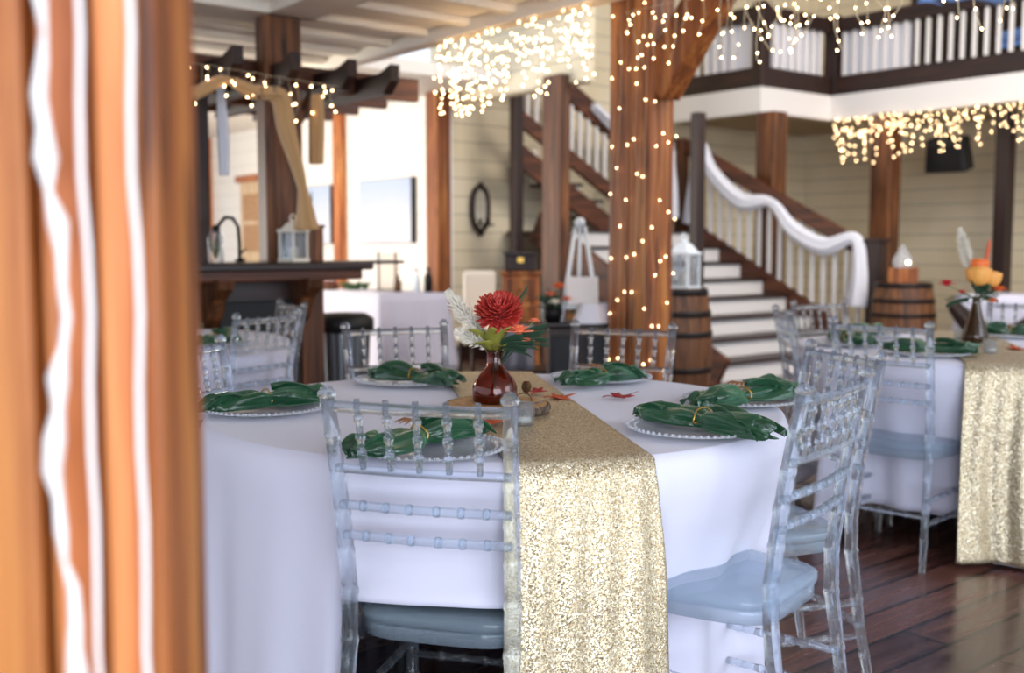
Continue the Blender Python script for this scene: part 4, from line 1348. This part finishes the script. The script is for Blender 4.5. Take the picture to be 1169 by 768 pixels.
# ------------------------------------------------------------------ centrepiece of the front table
vz = .7655
vc = atZ(565, 459, .79)
def wood_slice(label, c, r, h, seed, flat=1.0):
    t = thing('wood_slice', label, 'wood slice', (c[0], c[1], vz), seed)
    rnd = random.Random(seed); N = 60
    rr = [r * (1 + .05 * math.sin(2 * PI * k / N * 3 + seed) + .03 * rnd.random()) for k in range(N)]
    g = MB(); b = [g.bm.verts.new((rr[k] * .96 * math.cos(2 * PI * k / N), rr[k] * .96 * flat * math.sin(2 * PI * k / N), .001)) for k in range(N)]
    tp = [g.bm.verts.new((v.co.x, v.co.y, h)) for v in b]
    g.bm.faces.new(list(reversed(b))); g.bm.faces.new(tp)
    for k in range(N): g.bm.faces.new((b[k], b[(k + 1) % N], tp[(k + 1) % N], tp[k]))
    g.obj('cut_face', 'slice_wood', t, False)
    g = MB()
    g.grid(lambda u, v: (rr[int(u * N) % N] * math.cos(2 * PI * u) * (1 + .03 * math.sin(v * PI)), rr[int(u * N) % N] * flat * math.sin(2 * PI * u) * (1 + .03 * math.sin(v * PI)), .0005 + v * (h - .001)), N, 4, True)
    g.obj('bark', 'bark', t, False, solid=.004, offset=-1)
    return t


wood_slice('round bark-edged wood slice under the amber vase', (vc.x, vc.y), .135, .024, 1.0)
p = atZ(592, 473, .77)


def bottle_vase(label, loc, prof, m):
    t = thing('vase', label, 'vase', loc)
    th = .003
    inner = [(max(r - th, .001), z + (.004 if i == 0 else 0)) for i, (r, z) in enumerate(prof)]
    full = [(0, prof[0][1])] + prof + list(reversed(inner)) + [(0, inner[0][1])]
    MB().lathe(full, n=40).obj('glass_body', m, t)
    r, z = prof[-1]
    MB().tube([((r + .001) * math.cos(q), (r + .001) * math.sin(q), z) for q in [2 * PI * k / 30 for k in range(31)]], .003, 6, caps=False).obj('lip', m, t)
    return t


vh = .79
bottle_vase('amber glass bottle vase at the centre of the front table', (vc.x, vc.y, vh), [(.052, 0), (.058, .006), (.0595, .025), (.058, .045), (.048, .066), (.033, .082), (.0215, .096), (.0205, .130), (.022, .135)], 'amber_glass')

vt = Vector((vc.x, vc.y, vh + .135))           # mouth of the vase
def off(r, up, d=0): return vt + rt * r + Vector((0, 0, up)) + fw * d
SC = 3.0 / F                                     # metres per photo pixel at the vase


def stem(pts, rad=.0022, parent=None, m='stem'):
    return MB().tube(pts, rad, 6).obj('stem', m, parent)


def mum(label, c, R):
    c = Vector(c); t = thing('chrysanthemum', label, 'flower', c)
    stem([Vector((0, 0, -.02)), (vt - c) * .5 + Vector((.004, 0, 0)), vt - c - Vector((0, 0, .1))], .003, t)
    g = MB(); axis = (rt * -.05 + fw * -.55 + Vector((0, 0, .8))).normalized()
    sA = axis.cross(Vector((1, 0, 0))).normalized(); sB = axis.cross(sA)
    rnd = random.Random(4)
    for L in range(9):
        el = -.35 + L * .235
        k = max(5, int(26 * math.cos(max(el, 0)) ** .9))
        for i in range(k):
            a = 2 * PI * i / k + L * .7 + rnd.random() * .12
            e2 = el + rnd.uniform(-.08, .08)
            d = (sA * math.cos(a) + sB * math.sin(a)) * math.cos(e2) + axis * math.sin(e2)
            side = (sB * math.cos(a) - sA * math.sin(a)); nrm = d.cross(side)
            LR = R * (1.0 if L < 3 else 1 - .035 * (L - 2)) * rnd.uniform(.93, 1.05); w = R * .105
            rows = []
            for q_ in range(5):
                s = q_ / 4; ww = w * math.sin(PI * (.15 + .78 * s)) ** .7
                base = d * LR * (.22 + .78 * s) + nrm * (-.10 * R * s * s) * -1 + axis * (.12 * R * s * s if L < 4 else -.02 * R)
                rows.append([g.bm.verts.new(base + side * ww + nrm * ww * .5), g.bm.verts.new(base), g.bm.verts.new(base - side * ww + nrm * ww * .5)])
            for p_, q2 in zip(rows, rows[1:]):
                for z_ in range(2): g.bm.faces.new((p_[z_], p_[z_ + 1], q2[z_ + 1], q2[z_]))
    m = mat('chrysanthemum_petal', rgb('b8322c'), .5, 0, Subsurface_Weight=.1)
    g.obj('petals', m, t, True, solid=.0008)
    MB().ball((0, 0, 0), R * .45, 8).obj('flower_core', mat('dark_red_core', rgb('6e1518'), .7), t)
    return t


mum('large red chrysanthemum in the amber vase', off(.012, .098, -.01), 33 * SC * .80)


def plume(label, p0, p1, r, seed, m='cream_petal'):
    rnd = random.Random(seed); p0, p1 = Vector(p0), Vector(p1)
    t = thing('pampas_plume', label, 'dried grass', p0)
    d = (p1 - p0); dn = d.normalized()
    s = dn.cross(Vector((0, 0, 1))).normalized(); u = s.cross(dn)
    stem([vt - p0 - Vector((0, 0, .08)), Vector((0, 0, 0)), d * .9], .0018, t, 'cream_petal')
    g = MB()
    for k in range(620):
        q = rnd.random() ** .8; a = rnd.random() * 2 * PI
        rad = r * (math.sin(PI * min(1, q * .86 + .12)) ** .7) * rnd.uniform(.3, 1.25)
        b = d * q
        e = d * min(1.06, q + .13) + (s * math.cos(a) + u * math.sin(a)) * rad
        md = b.lerp(e, .5) + (s * math.cos(a) + u * math.sin(a)) * rad * .25
        g.tube([b, md, e], [.0008, .0012, .0003], 3)
    g.obj('feathery_head', m, t)
    return t


plume('white bunny-tail plume leaning left out of the amber vase', off(-.012, .02), off(-.122, .150, .01), .026, 3)
plume('short white feathery sprig low at the left of the amber vase', off(-.01, .01), off(-.10, .055, -.02), .022, 9)
# small peach flowers, stalked leaves, fern
for (r_, u_, d_, R, lab, m) in ((.062, .050, -.04, .040, 'peach flower right of the red chrysanthemum', 'peach_petal'), (.103, .078, -.01, .016, 'small peach bud at the far right of the bouquet', 'peach_petal'),
                               (.085, .028, -.03, .020, 'pale orange flower low at the right of the bouquet', 'peach_petal')):
    c = off(r_, u_, d_); t = thing('peach_flower', lab, 'flower', c)
    stem([Vector((0, 0, 0)), (vt - c) * .5 + Vector((0, 0, .0)), vt - c - Vector((0, 0, .06))], .0018, t)
    g = MB(); blossom(g, (0, 0, 0), R, 16); g.obj('petals', m, t, False, solid=.001)


def leaf_blade(g, a, b, w, up, curl=.2):
    a, b = Vector(a), Vector(b); d = b - a; s = d.cross(Vector(up)).normalized(); n = s.cross(d).normalized()
    rows = []
    for k in range(7):
        q = k / 6; ww = w * math.sin(PI * min(1, .08 + .9 * q)) ** .8; p = a + d * q + n * d.length * curl * math.sin(PI * q) * .5
        rows.append([g.bm.verts.new(p - s * ww + n * ww * .3), g.bm.verts.new(p), g.bm.verts.new(p + s * ww + n * ww * .3)])
    for p_, q_ in zip(rows, rows[1:]):
        for z_ in range(2): g.bm.faces.new((p_[z_], p_[z_ + 1], q_[z_ + 1], q_[z_]))


t = thing('leaf_spray', 'broad yellow-green leaves below the red chrysanthemum', 'foliage', vt)
for k, (r_, u_, d_) in enumerate(((-.05, .045, -.03), (-.03, .02, -.05), (-.005, .05, -.06), (.02, .015, -.05), (-.045, .015, -.02), (.03, .05, -.045))):
    g = MB(); v = rt * r_ + Vector((0, 0, u_)) + fw * d_
    leaf_blade(g, v * .15 + Vector((0, 0, -.005)), v * 1.35, .019, (0, .4, 1)); g.obj('leaf', mat('yellow_green_leaf', rgb('8c8a3a'), .5) if k == 0 else bpy.data.materials['yellow_green_leaf'], t, True, solid=.0008)
MB().tube([(0, 0, -.08), (0, 0, .0)], .003, 6).obj('stem', 'stem', t)


def fern(label, ends, origin, m='moss', w=.004, n=16, L=.02):
    t = thing('fern_sprig', label, 'foliage', origin)
    for v in ends:
        g = MB(); v = Vector(v)
        g.tube([Vector((0, 0, -.05)), v * .5 + Vector((0, 0, .01)), v], [.0015, .0012, .0006], 5)
        s = v.cross(Vector((0, 0, 1))).normalized()
        for k in range(n):
            q = .25 + .75 * k / n; b = v * q + Vector((0, 0, .01 * math.sin(PI * q)))
            for sg in (-1, 1):
                leaf_blade(g, b, b + v.normalized() * L * .6 + s * sg * L * .5 + Vector((0, 0, sg * L * .55)), w, (0, 0, 1), .1)
        g.obj('frond', m, t, True, solid=.0006)
    return t


fern('dark green ferny sprigs reaching right out of the amber vase', [rt * .13 + Vector((0, 0, .055)), rt * .135 + Vector((0, 0, .02)) - fw * .02, rt * .10 + Vector((0, 0, .015)) - fw * .04, rt * .07 + Vector((0, 0, .03)) - fw * .05, rt * .12 + Vector((0, 0, .04)) - fw * .05, rt * .08 + Vector((0, 0, .0)) - fw * .05], vt, w=.003, n=22, L=.026)
fern('fine dark sprig rising at the right of the red chrysanthemum', [rt * .085 + Vector((0, 0, .155))], vt, w=.0012, L=.028)

# votive jar with tealight, small metal bird-like charm, leaves
p = atZ(597, 480, .775)
t = thing('votive_jar', 'small clear glass votive jar with white tealight beside the wood slice', 'candle holder', (p.x, p.y, vz))
MB().lathe([(0, 0), (.027, 0), (.028, .004), (.028, .055), (.0255, .055), (.0255, .006), (0, .006)], n=28).obj('glass', 'lantern_glass', t)
MB().lathe([(0, .0065), (.02, .0065), (.02, .018), (0, .018)], n=20).obj('tealight', 'candle', t)
MB().tube([(0, 0, .018), (0, 0, .026)], .001, 5).obj('wick', 'black', t)
MB().tube([(.028 * math.cos(q), .0, .055 + .022 * math.sin(q)) for q in [PI * k / 12 for k in range(13)]], .0015, 6).obj('wire_handle', 'bronze', t)
p = atZ(601, 448, .80)
t = thing('pine_cone', 'small dark pine cone behind the votive jar on the wood slice', 'pine cone', (p.x, p.y, .7925))
g = MB()
for L in range(7):
    for k in range(8):
        a = 2 * PI * k / 8 + L * .4; r0 = .014 * math.sin(PI * (L + 1.2) / 9); z = .004 + L * .005
        g.tube([(0, 0, z), (r0 * math.cos(a), r0 * math.sin(a), z + .003)], [.003, .0045], 5, flat=.4)
g.obj('scales', 'bronze', t)
p = atZ(589, 468, .775)
wood_slice('small bark-edged wood slice right of the amber vase', (p.x + .05, p.y + .02), .042, .030, 4.0)

def maple(label, px, py, z, size, rz, m, seed):
    rnd = random.Random(seed); c = atZ(px, py, z)
    t = thing('maple_leaf', label, 'leaf', (c.x, c.y, z), rz, 'fallen leaves on the front table')
    g = MB(); pts = []
    lob = [(0, 1.0), (22, .52), (40, .95), (58, .5), (80, .85), (100, .42), (125, .62), (150, .32), (180, .18)]
    full = [(a, r) for a, r in lob] + [(360 - a, r) for a, r in reversed(lob[1:-1])]
    for i, (a, r) in enumerate(full):
        a2, r2 = full[(i + 1) % len(full)]
        if i == len(full) - 1: a2 = 360
        for q in (0, .5):
            aa = math.radians(a + (a2 - a) * q); rr = (r + (r2 - r) * q) * size * (1 if q == 0 else .93)
            pts.append((rr * math.cos(aa), rr * math.sin(aa), size * (.12 * math.sin(3 * aa + seed) + .10 * (rr / size) ** 2) * (rr / size) + size * .16))
    cvt = g.bm.verts.new((0, 0, size * .06)); vs = [g.bm.verts.new(p_) for p_ in pts]
    mids = [g.bm.verts.new((p_[0] * .5, p_[1] * .5, size * .06 + p_[2] * .3)) for p_ in pts]
    n = len(vs)
    for k in range(n):
        g.bm.faces.new((cvt, mids[k], mids[(k + 1) % n])); g.bm.faces.new((mids[k], vs[k], vs[(k + 1) % n], mids[(k + 1) % n]))
    g.obj('blade', m, t, True, solid=.001)
    MB().tube([(-size * .1, 0, size * .08), (-size * .5, .01, size * .14), (-size * .75, .02, size * .05)], .0016, 5).obj('leaf_stalk', m, t)
    return t


M['orange_leaf'] = mat('orange_leaf', rgb('c8542a'), .6); M['red_leaf'] = mat('red_leaf', rgb('a01f26'), .6)
maple('orange maple leaf beside the runner behind the votive jar', 636, 456, .762, .058, math.radians(-50), 'orange_leaf', 1)
maple('dark red maple leaf on the white cloth before the far napkin', 706, 455, .762, .058, math.radians(-35), 'red_leaf', 2)
maple('rust maple leaf tucked at the base of the wood slice', 612, 449, .768, .045, math.radians(60), 'red_leaf', 3)
maple('orange maple leaf lying on the runner before the wood slice', 565, 484, .768, .055, math.radians(200), 'orange_leaf', 4)

# ------------------------------------------------------------------ centrepiece of the right table
v2 = atZ(1113, 390, .765)
vt = Vector((v2.x, v2.y, .768 + .20))
bottle_vase('slim olive-brown glass vase on the right table', (v2.x, v2.y, .768), [(.052, 0), (.058, .008), (.055, .03), (.04, .08), (.026, .13), (.018, .17), (.0165, .195), (.019, .20)], 'brown_glass')
SC = 4.73 / F
plume('white pampas plume leaning left over the right-hand table', off(-.03, .10), off(-.085, .30), .03, 31)
plume('thin cream plume standing up behind the yellow roses', off(.03, .12), off(.05, .25), .010, 32, 'peach_petal')


def rose(label, c, R, m):
    c = Vector(c); t = thing('rose', label, 'flower', c)
    stem([Vector((0, 0, 0)), (vt - c) * .6, vt - c - Vector((0, 0, .08))], .0025, t)
    g = MB(); rnd = random.Random(int(R * 9999))
    for L in range(5):
        k = 3 + L; rr = R * (.25 + .18 * L)
        for i in range(k):
            a0 = 2 * PI * i / k + L * .8
            g.grid(lambda u, v: (rr * (1 + .12 * max(0, v - .7) * L) * math.cos(a0 + (u - .5) * 2.0 * (1 - .3 * v * v)) * math.sin(.3 + (2.2 - .12 * L) * v), rr * (1 + .12 * max(0, v - .7) * L) * math.sin(a0 + (u - .5) * 2.0 * (1 - .3 * v * v)) * math.sin(.3 + (2.2 - .12 * L) * v), -1.05 * rr * math.cos(.3 + (2.2 - .12 * L) * v) + R * .1 * (5 - L)), 8, 8)
    g.obj('petals', m, t, True, solid=.001)
    return t


rose('large yellow-orange rose at the left of the right-hand bouquet', off(-.012, .10, -.04), .055, 'yellow_rose')
rose('yellow rose at the right of the right-hand bouquet', off(.05, .085, -.03), .045, 'yellow_rose')
rose('orange rose at the top of the right-hand bouquet', off(.005, .14, .0), .045, 'orange_petal')
for (r_, u_, R, m, lab) in ((.088, .03, .04, 'orange_petal', 'orange star-shaped flower right of the yellow roses'), (.06, -.02, .03, 'orange_petal', 'bright orange bloom low at the right of the slim vase'),
                            (-.15, .055, .045, 'red_petal', 'crimson flower reaching out left of the slim vase'), (-.08, .02, .025, 'red_petal', 'small crimson bud between the slim vase and the crimson flower')):
    c = off(r_, u_, -.03); t = thing('star_flower', lab, 'flower', c)
    stem([Vector((0, 0, 0)), (vt - c) * .5, vt - c - Vector((0, 0, .02))], .002, t)
    g = MB(); blossom(g, (0, 0, 0), R, 12); g.obj('petals', m, t, False, solid=.001)
fern('dark green leaves fanning below the yellow roses', [rt * -.13 - Vector((0, 0, .03)), rt * .09 - Vector((0, 0, .01)), rt * -.04 + Vector((0, 0, .05)) - fw * .06, rt * .02 + Vector((0, 0, .06)) - fw * .06, rt * .03 + Vector((0, 0, .03)) - fw * .05], vt, w=.008, L=.035, n=10)
for px, py, lab in ((1130, 400, 'small glass votive right of the slim vase'), (1096, 386, 'small glass votive left of the slim vase')):
    p = atZ(px, py, .775)
    t = thing('votive_jar', lab, 'candle holder', (p.x, p.y, vz))
    MB().lathe([(0, 0), (.027, 0), (.028, .004), (.028, .055), (.0255, .055), (.0255, .006), (0, .006)], n=20).obj('glass', 'lantern_glass', t)
    MB().lathe([(0, .0065), (.02, .0065), (.02, .018), (0, .018)], n=16).obj('tealight', 'candle', t)
maple('orange-red maple leaf on the right-hand table at the picture edge', 1162, 400, .762, .06, 1.0, 'orange_leaf', 8)

# ------------------------------------------------------------------ fairy lights
bulb_me = None


def bulb_mesh():
    global bulb_me
    g = MB(); g.lathe([(0, -.006), (.0045, -.004), (.0055, 0), (.0045, .004), (0, .007)], n=8)
    o = g.obj('bulb', 'bulb'); bulb_me = o.data; bpy.data.objects.remove(o)


bulb_mesh()


def light_string(label, wires, bulbs, origin, grp, scale=1.0, wr=.0016):
    t = thing('string_lights', label, 'string lights', origin, group=grp); o0 = Vector(origin)
    g = MB()
    for w in wires: g.tube([Vector(p) - o0 for p in w], wr, 4)
    g.obj('wire', 'wire', t)
    for b in bulbs[:99]:
        o = bpy.data.objects.new('bulb', bulb_me); COL.objects.link(o); o.parent = t; o.location = Vector(b) - o0; o.scale = (scale,) * 3
    if len(bulbs) > 99:
        g = MB()
        for b in bulbs[99:]: g.lathe([(0, -.008 * scale), (.0075 * scale, 0), (0, .009 * scale)], Vector(b) - o0, 8)
        o = g.obj('bulbs', 'bulb', t); o['kind'] = 'stuff'
    return t


def icicles(label, a, b, n, lmin, lmax, per, seed, grp, scale=1.0, sway=.04, wr=.0016, lenf=None):
    rnd = random.Random(seed); a, b = Vector(a), Vector(b); wires = [[a.lerp(b, k / 20) - Vector((0, 0, .01 * abs(math.sin(k * 1.9)))) for k in range(21)]]; bulbs = []
    for k in range(n):
        q = (k + rnd.random() * .8) / n; p = a.lerp(b, q)
        L = rnd.uniform(lmin, lmax) * (lenf(q) if lenf else 1); m = max(2, int(round(per * .62 * L)))
        sw = Vector((rnd.uniform(-1, 1), rnd.uniform(-1, 1), 0)) * sway; ph = rnd.random() * 6; pts = []
        for j in range(m + 1):
            u = j / m; pts.append(p + sw * u * u + Vector((.012 * math.sin(ph + 4 * u), .012 * math.cos(ph + 5 * u), -L * u)))
        wires.append(pts)
        for j in range(0 if rnd.random() < .6 else 1, m + 1): bulbs.append((pts[j].lerp(pts[j + 1], rnd.random() * .7) if j < m else pts[j]) + Vector((rnd.uniform(-.015, .015), rnd.uniform(-.015, .015), -.006)))
    rnd.shuffle(bulbs)
    return light_string(label, wires, bulbs, a, grp, scale, wr)


GL = 'icicle fairy lights along the beam and balcony'
bx = BX - .06
LA, LB, LC_ = atX(498, 75, bx).y, atX(570, 60, bx).y, atX(640, 45, bx).y
icicles('icicle lights bunched at the far left end of the long beam', (bx, LA, 2.645), (bx, LB, 2.645), 28, .2, .55, 17, 1, GL, 1.0)
icicles('icicle lights along the middle of the long beam', (bx, LB, 2.645), (bx, LC_, 2.645), 24, .2, .50, 17, 2, GL, .95)
icicles('icicle lights on the long beam just left of the lit post', (bx, LC_, 2.645), (bx, 4.85, 2.645), 20, .12, .45, 15, 3, GL, .9)
icicles('icicle lights just right of the lit post by the knee brace', (bx, 4.55, 2.54), (bx, 3.95, 2.54), 9, .1, .34, 14, 4, GL, .8)
icicles('icicle lights with visible wires at the top right, nearest strand', (bx, 3.85, 2.52), (bx, 2.95, 2.5), 22, .12, .38, 19, 5, GL, .8, .10, .0028)
icicles('sparse icicle lights at the top right edge', (bx, 2.95, 2.5), (bx, 2.2, 2.48), 8, .2, .38, 17, 6, GL, .8, .12, .0028)
bl = XB - .03
icicles('icicle lights under the balcony at its inner corner', (bl, 7.6, FZ0 + .0), (bl, 6.7, FZ0 + .0), 30, .1, .55, 15, 7, GL, 1.15)
icicles('icicle lights under the middle of the balcony edge', (bl, 6.7, FZ0), (bl, 5.8, FZ0), 26, .08, .46, 15, 8, GL, 1.1)
icicles('icicle lights under the balcony towards the right edge', (bl, 5.8, FZ0), (bl, 4.9, FZ0), 20, .06, .40, 14, 9, GL, 1.1)
icicles('icicle lights dripping from the bar pergola', (2.35, 6.08, 2.26), (3.45, 6.08, 2.2), 15, .06, .34, 9, 10, GL, .95)
# net of lights around the big post
rnd = random.Random(12)
wires = []; bulbs = []
hx, hy = .11, .18
faces = []
for s, (ax_, n) in enumerate((('L', 5), ('F', 4))):
    for k in range(n):
        w = (k + .5) / n
        pts = []; z = 3.0; j = 0
        while z > .35:
            jit = rnd.uniform(-.02, .02)
            if ax_ == 'L': p = Vector((P1[0] - hx - .008, P1[1] - hy + 2 * hy * w + jit, z))
            else: p = Vector((P1[0] - hx + 2 * hx * w + jit, P1[1] - hy - .008, z))
            pts.append(p); bulbs.append(p + Vector((-.006 if ax_ == 'L' else 0, -.006 if ax_ == 'F' else 0, 0)))
            z -= rnd.uniform(.2, .5); j += 1
        wires.append(pts)
rnd.shuffle(bulbs)
light_string('fairy lights wound around the big timber post', wires, bulbs, (P1[0], P1[1], 3.0), 'post lights', .75, .001)
